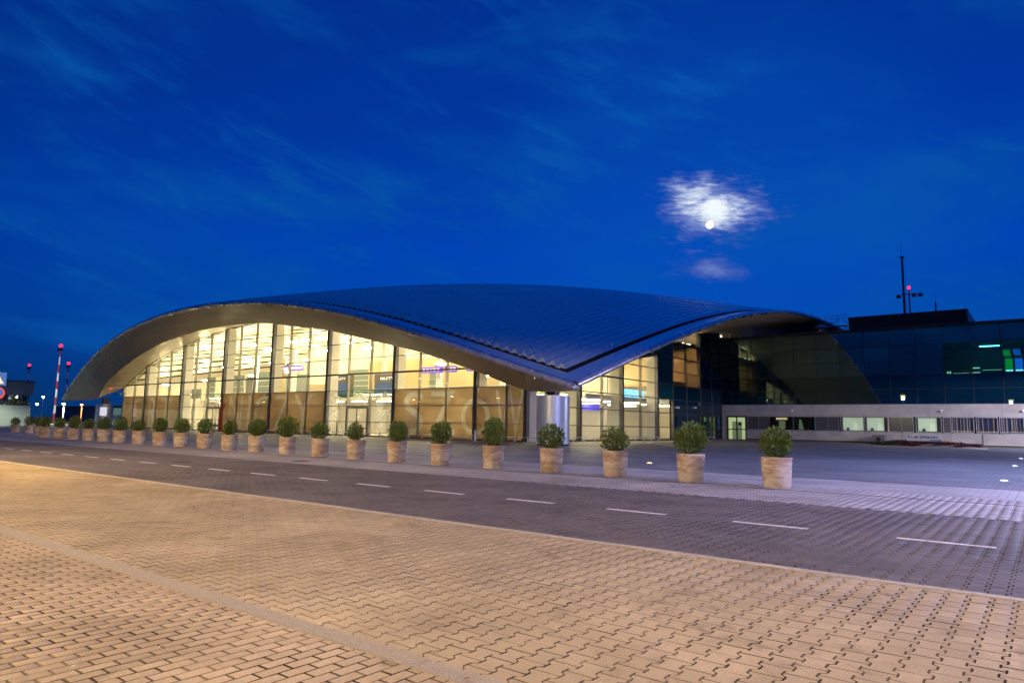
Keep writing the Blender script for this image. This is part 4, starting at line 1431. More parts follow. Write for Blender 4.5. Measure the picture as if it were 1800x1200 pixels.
# double door
dd = empty('double_door', parent=low)
mb = MB()
for x in (-35.55, -34.2, -32.95): mb.box(x - .07, x + .07, YA - .06, YA + .08, 0, 3.25)
mb.box(-35.55, -32.95, YA - .06, YA + .08, 3.12, 3.3).box(-35.55, -32.95, YA - .05, YA + .07, 1.42, 1.54).box(-35.55, -32.95, YA - .05, YA + .07, 0, .12)
mb.build('frame', M_dark, dd)
for x0, x1 in ((-35.47, -34.28), (-34.12, -33.03)):
    MB().box(x0, x1, YA - .01, YA + .02, .13, 3.1).build('door_leaf', M_glass, dd)
MB().box(-35.5, -33, YA + .36, YA + .39, .05, 3.2).build('lobby_wall', principled('lobby_glow', (.62, .68, .5), .8, emit=(.72, .82, .42), emit_s=.55), dd)  # lobby light put into the wall as a glow
MB().box(-34.95, -33.6, YA + .30, YA + .34, .1, 2.55).build('inner_door', principled('inner_green_glow', (.30, .34, .22), .7, emit=(.5, .6, .3), emit_s=.22), dd)  # door given a weaker glow of the same lobby light
mb = MB().lathe([(.0, 0), (.22, 0), (.22, .03), (0, .03)], 18)
pl_ = mb.build('porthole', M_black, dd, loc=(-33.85, YA + .29, 2.2)); pl_.rotation_euler = (math.pi / 2, 0, 0)
MB().tube((-34.0, YA - .12, 1.05), (-34.0, YA - .12, 1.42), .03).build('handle', M_white, dd)
# right gate
MB().box(-6.0, -5.92, YA - .03, YA + .0, .3, 1.4).box(-1.5, -1.42, YA - .03, YA, .3, 1.4).build('gate_seam', M_black, low)
MB().box(-5.9, 20, YA - .06, YA - .01, .18, .26).build('gate_rail', principled('rail_yellow_glow', (.55, .48, .35), .5, emit=(1, .8, .5), emit_s=.25), low)  # rail glows faintly by itself, warm light put into its colour

# small domed wall lamps on the concrete
for i, (x, lb) in enumerate(((-26.7, 'small round security dome on the concrete wall above the left windows'),
                             (-9.8, 'small round security dome on the concrete wall above the flower bed'),
                             (-2.1, 'small round security dome on the concrete wall at the picture edge'))):
    c = empty('security_dome', (x, YA, 4.05)); tag(c, lb, 'security camera', 'dome cameras on the annex wall')
    MB().box(-.12, .12, -.12, 0, -.02, .10).build('bracket', M_white, c)
    MB().lathe([(0, -.18), (.12, -.12), (.15, 0), (.10, .05), (0, .06)], 14, (0, -.2, 0)).build('dome', M_white, c, smooth=True)

# ------------------------------------------------------------------ rooftop things
def cyl_between(mb, a, b, r): mb.tube(a, b, r, seg=6)
ant = empty('antenna_mast', (-15.1, 110, 14.15)); tag(ant, 'tall dark ladder mast with antenna rungs on the annex roof', 'mast')
mb = MB().tube((0, 0, 0), (0, 0, 12.2), .17, .14, 10).box(-.3, .3, -.2, .2, 12.2, 12.32)
mb.build('pole', principled('mast_teal', (.03, .07, .075), .5), ant)
mb = MB()
for i in range(26): mb.box(.1, .42, -.02, .02, 3.0 + i * .36, 3.03 + i * .36)
mb.build('rung', M_dark, ant)
MB().tube((-.05, 0, 12.3), (-.05, 0, 14.6), .025).build('whip', M_dark, ant)
ob_ = empty('obstruction_mast', (-14.3, 109, 14.15)); tag(ob_, 'thin red mast with a glowing red beacon and floodlight arm on the annex roof', 'mast')
M_redp = principled('red_paint', (.40, .02, .03), .5)
MB().tube((0, 0, 0), (0, 0, 7.3), .11, .08, 8).build('pole', M_redp, ob_)
MB().box(-1.6, 1.6, -.05, .05, 6.55, 6.65).build('crossbar', M_redp, ob_)
for x in (-1.3, .6, 1.35):
    MB().box(x - .28, x + .28, -.22, .12, 6.15, 6.52).build('floodlight', principled('lamp_housing', (.16, .18, .18), .5), ob_)
M_red = emission('red_beacon', (1.0, .006, .014), 9.0)
MB().lathe([(0, -.2), (.17, -.1), (.2, .05), (.12, .2), (0, .25)], 12).build('beacon', M_red, ob_, loc=(0, 0, 7.5), smooth=True)
p2 = empty('short_antenna', (-11.3, 110, 14.15)); tag(p2, 'short dark antenna post on the right end of the louvred roof block', 'antenna')
MB().tube((0, 0, 0), (0, 0, 5.3), .1).build('pole', M_dark, p2)
MB().tube((0, 0, 5.3), (0, 0, 6.4), .02).build('whip', M_dark, p2)
stl = empty('roof_stair', (-22.3, 99, 14.15)); tag(stl, 'pale steel walkway and stair with railings beside the louvred roof block', 'roof stair')
mb = MB()
for x in (-1.5, -.75, 0, .75, 1.5, 1.9): cyl_between(mb, (x, 0, 0 if x > 0 else 1.4), (x, 0, 2.85), .03)
for z in (2.85, 2.45, 1.95): cyl_between(mb, (-1.5, 0, z - .1), (1.9, 0, z), .025)
mb.build('railing', principled('galvanised', (.35, .38, .42), .4, .6), stl)
mb = MB(); cyl_between(mb, (-.6, -.2, 1.0), (1.0, -.2, 2.8), .03); cyl_between(mb, (-.6, -.2, .5), (1.0, -.2, 2.3), .03)
mb.build('handrail', MATS['galvanised'], stl)
MB().box(-1.5, 1.9, -.4, .5, 1.3, 1.4).build('platform', MATS['galvanised'], stl)
for x in (-1.2, 1.7): MB().tube((x, .2, 0), (x, .2, 1.3), .06).build('leg', MATS['galvanised'], stl)
vt = empty('roof_ventilator', (-23.4, 98, 14.15)); tag(vt, 'hooded metal ventilator standing on the annex roof below the arched eave', 'ventilator')
MB().lathe([(.45, 0), (.45, .9)], 16).build('duct', MATS['galvanised'], vt)
MB().lathe([(.5, .9), (1.0, 1.05), (1.0, 1.2), (.3, 1.55), (0, 1.6)], 16).build('hood', MATS['galvanised'], vt)
MB().box(-1.5, -.9, -.3, .3, 0, .35).build('fan_box', M_white, vt)
fl = empty('roof_flue', (-32.4, 97.5, 14.15)); tag(fl, 'slim bright metal flue on the annex roof under the arched eave', 'flue')
MB().tube((0, 0, 0), (0, 0, 1.6), .22, .20, 12).build('pipe', M_alu, fl)
MB().lathe([(.26, 1.6), (.26, 1.68), (0, 1.75)], 12).build('cap', M_alu, fl)

# ================================================================== things in front of the facade
def bench(x0, x1, y, rz, label, grp='low benches along the glass front'):
    L = x1 - x0
    b = empty('bench', (x0, y, 0), rz); tag(b, label, 'bench', grp)
    MB().box(0, L, -.22, .22, .40, .45).build('seat', principled('bench_top', (.50, .47, .44), .5), b)
    n = max(2, int(round(L / 1.9)) + 1)
    lg = MB().box(-.035, .035, -.06, .06, 0, .40).mesh('leg', M_alu)
    for i in range(n): inst('leg', lg, b, (.3 + (L - .6) * i / (n - 1), 0, 0))
    return b
BN = [(-106.0, -103.3, 'short low bench under the T of the facade lettering'), (-99.2, -96.9, 'short low bench at the left edge of the far entrance'),
      (-94.3, -92.0, 'short low bench directly beside the far entrance door'), (-80.6, -78.0, 'low bench under the I of the facade lettering'),
      (-74.3, -70.2, 'low bench under the last Z of the middle lettering'), (-68.9, -65.2, 'low bench under the Y and the dark counter'),
      (-61.8, -59.4, 'short low bench just left of the nearer entrance door'), (-55.9, -52.0, 'low bench between the nearer entrance and the big S'),
      (-50.0, -45.7, 'low bench under the S and Z near the corner'), (-44.2, -41.1, 'low bench left of the slim ashtray post'),
      (-40.2, -38.9, 'shortest low bench right of the slim ashtray post'), (-38.2, -33.4, 'low bench under the W next to the round column')]
for a, b_, lb in BN: bench(a, b_, 47.4, 0, lb)
for y0, y1, lb in ((53.9, 60.2, 'low bench on the side facade next to the round column'), (64.3, 72.3, 'long low bench on the side facade behind the fourth pot'),
                   (76.9, 88.4, 'longest low bench on the side facade before the dark doors')):
    bench(0, y1 - y0, 0, math.pi / 2, lb).location = (-34.9, y0, 0)
ash = empty('ashtray_post', (-40.6, 46.9, 0)); tag(ash, 'slim steel ashtray post standing between two benches', 'ashtray')
MB().tube((0, 0, 0), (0, 0, .98), .13, .13, 14).build('post', M_alu, ash)
MB().tube((0, 0, .98), (0, 0, 1.03), .15, .15, 14).build('lid', M_dark, ash)
rp = empty('red_post', (-86.2, 48.2, 0)); tag(rp, 'tall orange red information post beside the far entrance', 'information post')
MB().box(-.28, .28, -.12, .12, 0, 3.1).build('post', principled('orange_red', (.55, .09, .03), .45), rp)
MB().box(-.6, .6, -.13, .13, 3.1, 3.7).build('sign_box', MATS['orange_red'], rp)
MB().lathe([(0, 0), (.17, 0), (.17, .02), (0, .02)], 14).build('symbol', M_signwhite, rp, loc=(-.2, -.16, 3.4)).rotation_euler = (math.pi / 2, 0, 0)
# luggage trolleys by the far door
trm = None
for i, (dx, dy) in enumerate(((0, 0), (.55, .05), (1.1, .02), (1.65, .06))):
    if trm is None:
        trm = empty('luggage_trolley', (-88.0, 47.3, 0))
        mb = MB()
        for s_ in (-.28, .28):
            mb.tube((s_, .45, .12), (s_, -.45, .2), .02, seg=6).tube((s_, .45, .12), (s_, .55, 1.0), .02, seg=6)
        mb.tube((-.28, .55, 1.0), (.28, .55, 1.0), .025, seg=6).tube((-.28, -.45, .2), (.28, -.45, .2), .02, seg=6).tube((-.28, .5, .62), (.28, .5, .62), .02, seg=6)
        mb.build('frame', M_alu, trm)
        MB().box(-.26, .26, .53, .56, .66, .92).build('advert_board', principled('trolley_board', (.20, .10, .22), .5), trm)
        for s_ in (-.26, .26):
            MB().tube((s_ - .02, .4, .07), (s_ + .02, .4, .07), .07, seg=10).build('wheel', M_black, trm)
        tag(trm, 'luggage trolley in the parked row at the far entrance, nearest the door', 'luggage trolley', 'luggage trolleys at the far entrance')
        src = trm
    else:
        c = copy_tree(src); c.location = (-88.0 + dx, 47.3 + dy, 0)
        c['label'] = ['second luggage trolley from the far entrance door', 'third luggage trolley from the far entrance door', 'luggage trolley in the parked row, nearest the orange red post'][i - 1]
# cameras on the facade
def seccam(p, label, rz=0):
    c = empty('security_camera', p, rz); tag(c, label, 'security camera', 'cameras on the terminal facade')
    MB().box(-.06, .06, -.35, 0, -.04, .04).build('arm', M_white, c)
    MB().box(-.28, .28, -.55, -.33, -.11, .09).build('body', M_white, c)
    MB().tube((.28, -.44, 0), (.32, -.44, 0), .08).build('lens', M_black, c)
seccam((-76.2, 48.66, 4.6), 'white camera on the pillar above the middle lettering')
seccam((-54.1, 48.66, 4.65), 'grey camera on the pillar right of the nearer entrance')
seccam((-117.5, 48.66, 5.5), 'white camera at the far end of the glass front')
seccam((-36.3, 79.4, 4.0), 'white camera above the lit panels of the side facade', math.pi / 2)
seccam((-36.3, 84.6, 4.15), 'white camera above the dark panels of the side facade', math.pi / 2)
for x, y in ((-12.76, 25.49), (-1.28, 38.4), (-1.37, 50.6), (-1.16, 25.9)):
    g_ = empty('ground_light', (x, y, 0))
    tag(g_, {-12.76: 'round amber ground light set in the plaza behind the fourth pot', -1.28: 'white ground light set in the dark plaza, middle of three at the right edge',
             -1.37: 'farthest of the white ground lights in the dark plaza', -1.16: 'white ground light in the plaza nearest the drain line'}[x], 'ground light', 'ground lights in the plaza')
    MB().lathe([(.13, -.02), (.13, .012), (.10, .016), (0, .016)], 14).build('rim', M_alu, g_)
    MB().lathe([(.09, .017), (.09, .024), (0, .03)], 12).build('lens', emission('amber_led', (1, .62, .2), 7) if x < -5 else emission('white_led', (.75, .85, 1), 6), g_)
# litter bin and flower bed with sign
bn = empty('litter_bin', (-16.3, 93.9, 0)); tag(bn, 'square concrete litter bin against the annex wall', 'litter bin')
MB().box(-.62, .62, -.5, .5, .0, .95).build('body', principled('bin_concrete', (.16, .15, .15), .8, bump=.4, bump_scale=12), bn, bevel=.03)
MB().box(-.7, .7, -.58, .58, .95, 1.08).build('lid', MATS['bin_concrete'], bn, bevel=.02)
MB().lathe([(0, 0), (.26, 0), (.26, .02), (0, .02)], 16).build('opening', M_black, bn, loc=(0, -.53, .55)).rotation_euler = (math.pi / 2, 0, 0)

bed = empty('flower_bed', (-10.1, 80.0, 0)); tag(bed, 'long raised bed of low dark red and green plants in front of the annex', 'flower bed')
mb = MB().lathe([(1, 0), (.97, .06)], 40)
prof = [(1.0, 0.0), (.95, .08), (.8, .16), (.55, .30), (.3, .38), (0, .42)]
mb = MB().lathe(prof, 48)
mb.v = [(x * 5.3, y * 2.4, z) for x, y, z in mb.v]
mb.build('mound', principled('bed_gravel', (.20, .19, .19), .9, bump=.8, bump_scale=14, vary=.4, vary_scale=9), bed, smooth=True)
rb = random.Random(5)
def tuft_mesh(seed, mat, n=90):
    q = random.Random(seed); mb = MB()
    for i in range(n):
        a = q.uniform(0, 6.28); r_ = q.random() ** .5 * .30
        p = Vector((r_ * math.cos(a), r_ * math.sin(a), q.uniform(.0, .05)))
        d3 = Vector((math.cos(a) * q.uniform(.2, 1), math.sin(a) * q.uniform(.2, 1), q.uniform(.4, 1.2))).normalized()
        s_ = d3.orthogonal().normalized(); s_.rotate(Matrix.Rotation(q.uniform(0, 6.28), 3, d3))
        l = q.uniform(.12, .30); w_ = q.uniform(.03, .05)
        mb.poly([p, p + d3 * l * .5 + s_ * w_, p + d3 * l, p + d3 * l * .5 - s_ * w_])
    return mb.mesh('plant', mat)
tm = [tuft_mesh(s_, m_) for s_, m_ in ((1, principled('red_leaf', (.10, .012, .015), .6)), (2, MATS['red_leaf']), (3, principled('bed_green', (.03, .06, .02), .6)), (4, MATS['bed_green']))]
for i in range(64):
    a = rb.uniform(0, 6.28); r_ = rb.random() ** .5 * .93
    x, y = r_ * math.cos(a) * 5.2, r_ * math.sin(a) * 2.3
    z = float(np.interp(r_, [0, .3, .55, .8, .95, 1], [.42, .38, .30, .16, .08, 0]))
    mi = rb.choice((0, 1)) if x > -1.5 else rb.choice((2, 3, 0))
    s_ = rb.uniform(.8, 1.5)
    inst('plant', tm[mi], bed, (x, y, z), rb.uniform(0, 6), (s_, s_, s_))
mb = MB()
n = 48
for i in range(n):
    a = 2 * math.pi * i / n; b_ = 2 * math.pi * (i + 1) / n
    mb.prism([(5.3 * math.cos(a), 2.4 * math.sin(a), 0), (5.3 * math.cos(b_), 2.4 * math.sin(b_), 0), (5.42 * math.cos(b_), 2.5 * math.sin(b_), 0), (5.42 * math.cos(a), 2.5 * math.sin(a), 0)], (0, 0, .07))
mb.build('edging', M_kerb, bed)
sg = empty('garden_sign', (-9.75, 79.0, .60)); tag(sg, 'long low white sign with blue lettering standing on the flower bed', 'sign')
sgm = principled('sign_board', (.85, .88, .92), .5)
MB().box(-1.5, 1.5, -.04, .04, .02, .62).build('board', sgm, sg)
M_bl = principled('sign_blue', (.01, .16, .28), .5)
M_gr = principled('sign_grey', (.16, .18, .20), .5)
inst('lettering', text_mesh('.M ELOMB"', .92, .26, .01, M_gr, offset=.01), sg, (-1.4, -.055, .27))
inst('lettering', text_mesh('CENTRUM', .80, .26, .01, M_bl, offset=.01), sg, (-.36, -.055, .26))
inst('lettering', text_mesh('OGROD', .62, .26, .01, M_bl, offset=.01), sg, (.56, -.055, .26))
MB().box(.48, 1.46, -.05, -.041, .05, .17).build('blue_band', principled('band_blue', (.0, .25, .5), .5), sg)
for x in (-1.3, 1.3): MB().tube((x, .02, -.45), (x, .02, .05), .03).build('leg', M_dark, sg)

# ================================================================== potted thujas
def pot_mat():
    m = bpy.data.materials.new('terracotta'); m.use_nodes = True
    t = NT(m.node_tree); b = m.node_tree.nodes['Principled BSDF']
    co = t.n('ShaderNodeTexCoord').outputs['Object']
    oi = t.n('ShaderNodeObjectInfo').outputs['Random']
    sepc = t.n('ShaderNodeSeparateXYZ'); t.put(sepc.inputs[0], co)
    off = t.n('ShaderNodeCombineXYZ'); t.put(off.inputs[0], t.math('MULTIPLY', oi, 40.0)); t.put(off.inputs[2], t.math('MULTIPLY', oi, 17.0))
    v = t.vmath('ADD', co, off.outputs[0])
    streak = t.noise(t.mapping(v, scale=(1.1, 1.1, 6.0)), 2.0, 6, 0.66, 0.35)
    blot = t.noise(t.mapping(v, scale=(1, 1, 2.2)), 1.7, 4, 0.6, 0.6)
    f = t.math('ADD', t.math('MULTIPLY', streak, 0.42), t.math('MULTIPLY', blot, 0.75))
    hi = t.map(sepc.outputs[2], 0.48, 0.70, 0.0, 0.10)
    f = t.math('SUBTRACT', f, hi)
    k = t.map(f, 0.46, 0.70)
    c = t.mix(k, (0.30, 0.20, 0.15), (0.56, 0.50, 0.46))
    c = t.mix(t.map(t.noise(v, 22, 5, .7), .35, .7, 0, .35), c, (0.40, 0.29, 0.22))
    t.put(b.inputs['Base Color'], c)
    b.inputs['Roughness'].default_value = .78
    bn_ = t.n('ShaderNodeBump'); bn_.inputs['Strength'].default_value = .35; bn_.inputs['Distance'].default_value = .006
    t.put(bn_.inputs['Height'], streak); t.put(b.inputs['Normal'], bn_.outputs[0])
    return m
M_pot = pot_mat()


def leaf_mat():
    m = bpy.data.materials.new('thuja'); m.use_nodes = True
    t = NT(m.node_tree); b = m.node_tree.nodes['Principled BSDF']
    g = t.n('ShaderNodeNewGeometry')
    r_ = g.outputs['Random Per Island']
    c = t.ramp(r_, [(0.0, (0.03, 0.056, 0.010)), (0.45, (0.068, 0.125, 0.018)), (0.8, (0.125, 0.185, 0.028)), (0.94, (0.18, 0.21, 0.05)), (1.0, (0.20, 0.13, 0.06))])
    t.put(b.inputs['Base Color'], c)
    b.inputs['Roughness'].default_value = .55
    b.inputs['Specular IOR Level'].default_value = .35
    return m
M_thuja = leaf_mat()
M_bark = principled('bark', (.07, .045, .03), .9, bump=.5, bump_scale=30)
M_soil = principled('soil', (.03, .022, .016), .95, bump=.8, bump_scale=40)
potprof = [(0.315, 0.0), (0.325, 0.012), (0.362, 0.60), (0.375, 0.725), (0.372, 0.742), (0.355, 0.745), (0.342, 0.735), (0.325, 0.66)]
pot_me = MB().lathe(potprof, 40).mesh('pot', M_pot, True)
soil_me = MB().lathe([(0.33, 0.655), (0.2, 0.68), (0.0, 0.685)], 24).mesh('soil', M_soil, True)


def thuja_mesh(seed, n=1050):
    """upright fan sprays spread through a ball that narrows to the stem"""
    q = random.Random(seed); mb = MB()
    sxy = q.uniform(.94, 1.08); sz_ = q.uniform(.92, 1.1)
    lump = [(Vector((q.gauss(0, 1), q.gauss(0, 1), q.gauss(0, 1))).normalized(), q.uniform(.02, .09)) for _ in range(14)]
    for i in range(n):
        u = Vector((q.gauss(0, 1), q.gauss(0, 1), q.gauss(0, 1))).normalized()
        rad = (q.random() ** .38)
        rr_ = .345
        for l, a in lump:
            rr_ += a * max(0, u.dot(l) - .6)
        c = Vector((u.x * rr_ * rad * sxy, u.y * rr_ * rad * sxy, .37 + u.z * rr_ * 1.05 * rad * sz_))
        if c.z < .16: 
            k_ = max(.25, c.z / .16 if c.z > 0 else .25); c.x *= k_; c.y *= k_; c.z = max(c.z, .03)
        outd = Vector((u.x, u.y, 0.0)) * q.uniform(.35, 1.0) + Vector((q.gauss(0, .15), q.gauss(0, .15), q.uniform(.25, 1.0) + min(0, u.z) * .5))
        outd.normalize()
        tw = outd.orthogonal().normalized(); tw.rotate(Matrix.Rotation(q.uniform(0, 6.28), 3, outd))
        L = q.uniform(.05, .105)
        # a flat spray: a stem blade with side blades
        base = c - outd * L * .5
        nb = 5
        def blade(p, dv, l, w_):
            s_ = tw
            n0 = dv.cross(s_).normalized() * .004
            mb.poly([p - s_ * w_ * .3, p + dv * l * .55 + s_ * w_ + n0, p + dv * l, p + dv * l * .5 - s_ * w_ - n0])
        blade(base, outd, L, .010)
        for k_ in range(nb):
            t_ = (k_ + .6) / nb
            p = base + outd * L * t_ * .85
            for s2 in (-1, 1):
                dv = (outd * .8 + tw * s2 * .75 + Vector((q.gauss(0, .15), q.gauss(0, .15), q.gauss(0, .1)))).normalized()
                l = L * (.42 - .22 * t_) * q.uniform(.8, 1.3)
                side_v = dv.cross(outd.cross(tw)).normalized()
                mb.poly([p, p + dv * l * .5 + side_v * .0075, p + dv * l, p + dv * l * .5 - side_v * .0075])
    return mb.mesh('crown', M_thuja)


crowns = [thuja_mesh(100 + i) for i in range(6)]
mbt = MB()
qq = random.Random(3)
for i in range(5):
    a = qq.uniform(0, 6.28)
    mbt.tube((.02 * math.cos(a), .02 * math.sin(a), -.02), (.10 * math.cos(a), .10 * math.sin(a), .30), .018, .006, 6)
trunk_me = mbt.mesh('trunk', M_bark)
PX = [-5.4, -7.65, -9.95, -12.24, -14.57, -16.88, -19.21, -21.61, -23.94, -26.41, -28.91, -31.3, -33.65, -36.02, -38.4, -41.03, -43.73, -46.37, -48.68, -51.05, -53.48, -55.96]
PY = [17.75] * 7 + [17.8, 17.8, 17.9, 18, 18, 18, 18, 18, 18.1, 18.2, 18.3, 18.3, 18.3, 18.3, 18.3]
PX += [-62.6, -69.8, -73.2]; PY += [20.0, 21.5, 21.5]
ordn = ['first', 'second', 'third', 'fourth', 'fifth', 'sixth', 'seventh', 'eighth', 'ninth', 'tenth', 'eleventh', 'twelfth', 'thirteenth', 'fourteenth', 'fifteenth', 'sixteenth',
        'seventeenth', 'eighteenth', 'nineteenth', 'twentieth', 'twenty-first', 'twenty-second']
extra = {0: 'large round thuja in a blotched terracotta pot, nearest of the row at the picture right', 1: 'full round thuja in an evenly pale pot, second from the near end of the row',
         2: 'ragged reddish thuja in a pot dark at the rim, third from the near end', 3: 'thuja standing in front of the round metal column, fourth pot of the row',
         4: 'wide dense thuja in a smooth pale pot just left of the metal column',
         22: 'dark round thuja behind the row, partly hidden by the far end pots', 23: 'inner thuja of the two standing apart at the far left', 24: 'outermost thuja at the far left of the picture'}
for i, (x, y) in enumerate(zip(PX, PY)):
    p = empty('potted_thuja', (x, y + rnd.gauss(0, .03), 0.0), rnd.uniform(0, 6.28))
    tag(p, extra.get(i) or 'round clipped thuja, the %s pot along the row counted from the near end' % ordn[i], 'potted shrub', 'potted thujas lined up along the road')
    s_ = rnd.uniform(.98, 1.02)
    po = inst('pot', pot_me, p, (0, 0, 0)); inst('soil', soil_me, po)
    inst('trunk', trunk_me, p, (0, 0, .68), rnd.uniform(0, 6))
    cs = rnd.uniform(1.00, 1.20)
    if i == 1: cs = 1.24
    if i == 2: cs = 1.04
    if i in (0, 4): cs = 1.20
    inst('crown', crowns[(i * 5 + i // 6) % 6], p, (0, 0, .66), rnd.uniform(0, 6.28), (cs * .94, cs * rnd.uniform(.88, .98), cs * rnd.uniform(.94, 1.14))).rotation_euler = (rnd.gauss(0, .05), rnd.gauss(0, .05), rnd.uniform(0, 6.28))

# ================================================================== street lamps (mostly behind and beside the camera, seen mirrored in the glass)
def street_lamp(x, y, h, watts, color, label, disc=True, grp='street lamps around the plaza', ems=14, r_light=.35):
    s_ = empty('street_lamp', (x, y, 0)); tag(s_, label, 'street lamp', grp)
    MB().tube((0, 0, 0), (0, 0, h - .3), .09, .055, 10).build('pole', principled('lamp_pole', (.35, .36, .38), .4, .6), s_)
    MB().tube((0, 0, 0), (0, 0, .5), .13, .13, 10).build('base', M_dark, s_)
    MB().lathe([(.0, h + .28), (.62, h + .16), (.66, h + .10), (.0, h + .12)], 20).build('lamp_shade', MATS['lamp_pole'], s_)
    MB().lathe([(.0, h - .30), (.5, h - .24), (.55, h - .12), (.0, h - .10)], 20).build('diffuser', emission('lamp_glow_%d' % (len(MATS)), color, ems), s_)
    if watts:
        ld = bpy.data.lights.new('lamp_light', 'SPOT'); ld.energy = watts; ld.color = color; ld.shadow_soft_size = r_light; ld.spot_size = math.radians(179); ld.spot_blend = 0.05
        lo = bpy.data.objects.new('lamp_light', ld); COL.objects.link(lo); lo.parent = s_; lo.location = (0, 0, h - .75)
    return s_
WARM = (1.0, .60, .30); COOL = (.80, .66, 1.0); WHITE = (1.0, .86, .66)
street_lamp(-27.5, -.5, 10.5, 21000, (1.0, .67, .26), 'warm street lamp left of the camera at the footway', r_light=.3)
street_lamp(-6.5, -9.0, 9.5, 11500, (1.0, .74, .41), 'warm street lamp behind the camera at the footway', r_light=.3)
street_lamp(9.0, -7.0, 9.5, 8500, (1.0, .73, .40), 'warm street lamp behind the camera to the right', r_light=.3)
street_lamp(8.5, 18.0, 8.5, 14500, (.64, .58, 1.0), 'cool violet white street lamp at the right of the plaza', r_light=.3)
street_lamp(4.0, 33.0, 9.0, 10500, (.50, .56, 1.0), 'cool white street lamp beside the plaza beyond the picture edge', r_light=.3)
street_lamp(10.0, 82.0, 9.0, 25000, (.88, .80, 1.0), 'pale street lamp before the annex beyond the picture edge', r_light=.3)
for i, (x, y, h) in enumerate(((-118, -48, 9), (-153, -50, 9), (-124, -36, 9), (-234, -50, 9), (-165, -64, 9), (-30, -60, 10), (-24, -60, 10))):
    street_lamp(x, y, h, 0, (1.0, .72, .40), ['street lamp far behind the camera reflected beside the W', 'street lamp far behind the camera reflected beside the S', 'curved glow street lamp reflected in the Z pane',
                'street lamp reflected in the middle lettering', 'second street lamp reflected beside the S', 'street lamp mirrored low in the annex glass', 'farther street lamp mirrored low in the annex glass'][i], grp='street lamps in the car park behind', ems=50)

# ================================================================== far left
M_wh = principled('white_cladding', (.62, .68, .62), .6, vary=.08, vary_scale=.5)
M_gc = principled('blue_grey_cladding', (.20, .25, .30), .6)
far = empty('cargo_building', (-135, 0, 0)); tag(far, 'pale two storey building with a grey upper block at the far left', 'building')
MB().box(-60, 0, 14, 41.4, 0, 3.35).build('lower_wall', M_wh, far)
for i in range(11):
    MB().box(.0, .05, 14.2 + i * 2.5, 16.6 + i * 2.5, .2, 3.3).build('cladding_panel', M_wh, far)
MB().box(-60, -.3, 14, 41.3, 3.35, 5.1).build('window_band', M_dg, far)
MB().box(-60, .1, 13.8, 41.8, 5.1, 7.3).build('upper_wall', M_gc, far)
MB().box(-60, .2, 13.7, 41.9, 7.3, 7.45).build('roof_edge', M_dark, far)
for y in (38.2, 39.4, 40.4): MB().box(-.28, -.2, y - .04, y + .04, 3.35, 5.1).build('mullion', M_dark, far)
MB().box(.06, .12, 36.7, 37.3, .1, 2.1).build('door', M_black, far)
cn = empty('white_shed', (-172, 70, 0)); tag(cn, 'low pale green lit shed behind the far roof corner', 'shed')
MB().box(-8, 6.0, 0, 8, 0, 2.3).build('wall', M_wh, cn); MB().box(-8.2, 6.2, -.2, 8.2, 2.3, 3.9).build('roof_fascia', principled('shed_top_glow', (.7, .85, .72), .5, emit=(.5, .9, .6), emit_s=.10), cn)  # green lamplight put into the fascia as tint and faint glow
bar = empty('low_hall', (-330, 130, 0)); tag(bar, 'long low blue grey hall on the horizon behind the masts', 'hall')
MB().box(-60, 70, 0, 30, 0, 6.5).build('wall', principled('hall_blue', (.10, .13, .18), .7), bar)
MB().box(-61, 71, -1, 31, 6.5, 7.0).build('roof', M_dark, bar)
bb = empty('billboard', (-268, 78, 0)); tag(bb, 'wide dark billboard frame on posts beside the pale building', 'billboard')
MB().box(-9, 9, 0, .4, 3.0, 8.0).build('panel', principled('bill_red', (.16, .08, .09), .6), bb)
MB().box(-9.3, 9.3, -.1, .0, 7.9, 8.2).box(-9.3, 9.3, -.1, .0, 2.8, 3.1).build('frame', M_alu, bb)
for x in (-7, 7): MB().tube((x, .5, 0), (x, .5, 3), .2).build('leg', M_dark, bb)
def banded_mast(x, y, h, label, r=.32, bands=9, lamp=True):
    m_ = empty('floodlight_mast', (x, y, 0)); tag(m_, label, 'mast', 'red and white floodlight masts')
    for i in range(bands):
        z0 = h * i / bands; z1 = h * (i + 1) / bands
        ra = r * (1 - .5 * i / bands); rb_ = r * (1 - .5 * (i + 1) / bands)
        MB().tube((0, 0, z0), (0, 0, z1), ra, rb_, 10, False).build('pole_band', M_redp if i % 2 == 0 else M_white, m_)
    MB().box(-1.5, 1.5, -.2, .2, h, h + .3).build('crossbar', M_dark, m_)
    for s_ in (-1.2, 0, 1.2): MB().box(s_ - .5, s_ + .5, -.6, .2, h - .7, h - .05).build('floodlight', M_dark, m_)
    MB().lathe([(0, -.6), (.5, -.3), (.6, .1), (.3, .5), (0, .6)], 12).build('beacon', M_red, m_, loc=(0, 0, h + 1.2), smooth=True)
banded_mast(-284.5, 95.2, 26.5, 'tallest red and white striped mast with a glowing red beacon at the far left', .40)
banded_mast(-359, 124, 25.5, 'red and white mast with a red beacon just left of the roof tip', .45)
banded_mast(-402, 121.5, 26.2, 'distant mast with a red beacon rising behind the pale building', .45)
banded_mast(-371, 148, 15.5, 'short striped mast seen in the gap between roof tip and glass', .35)
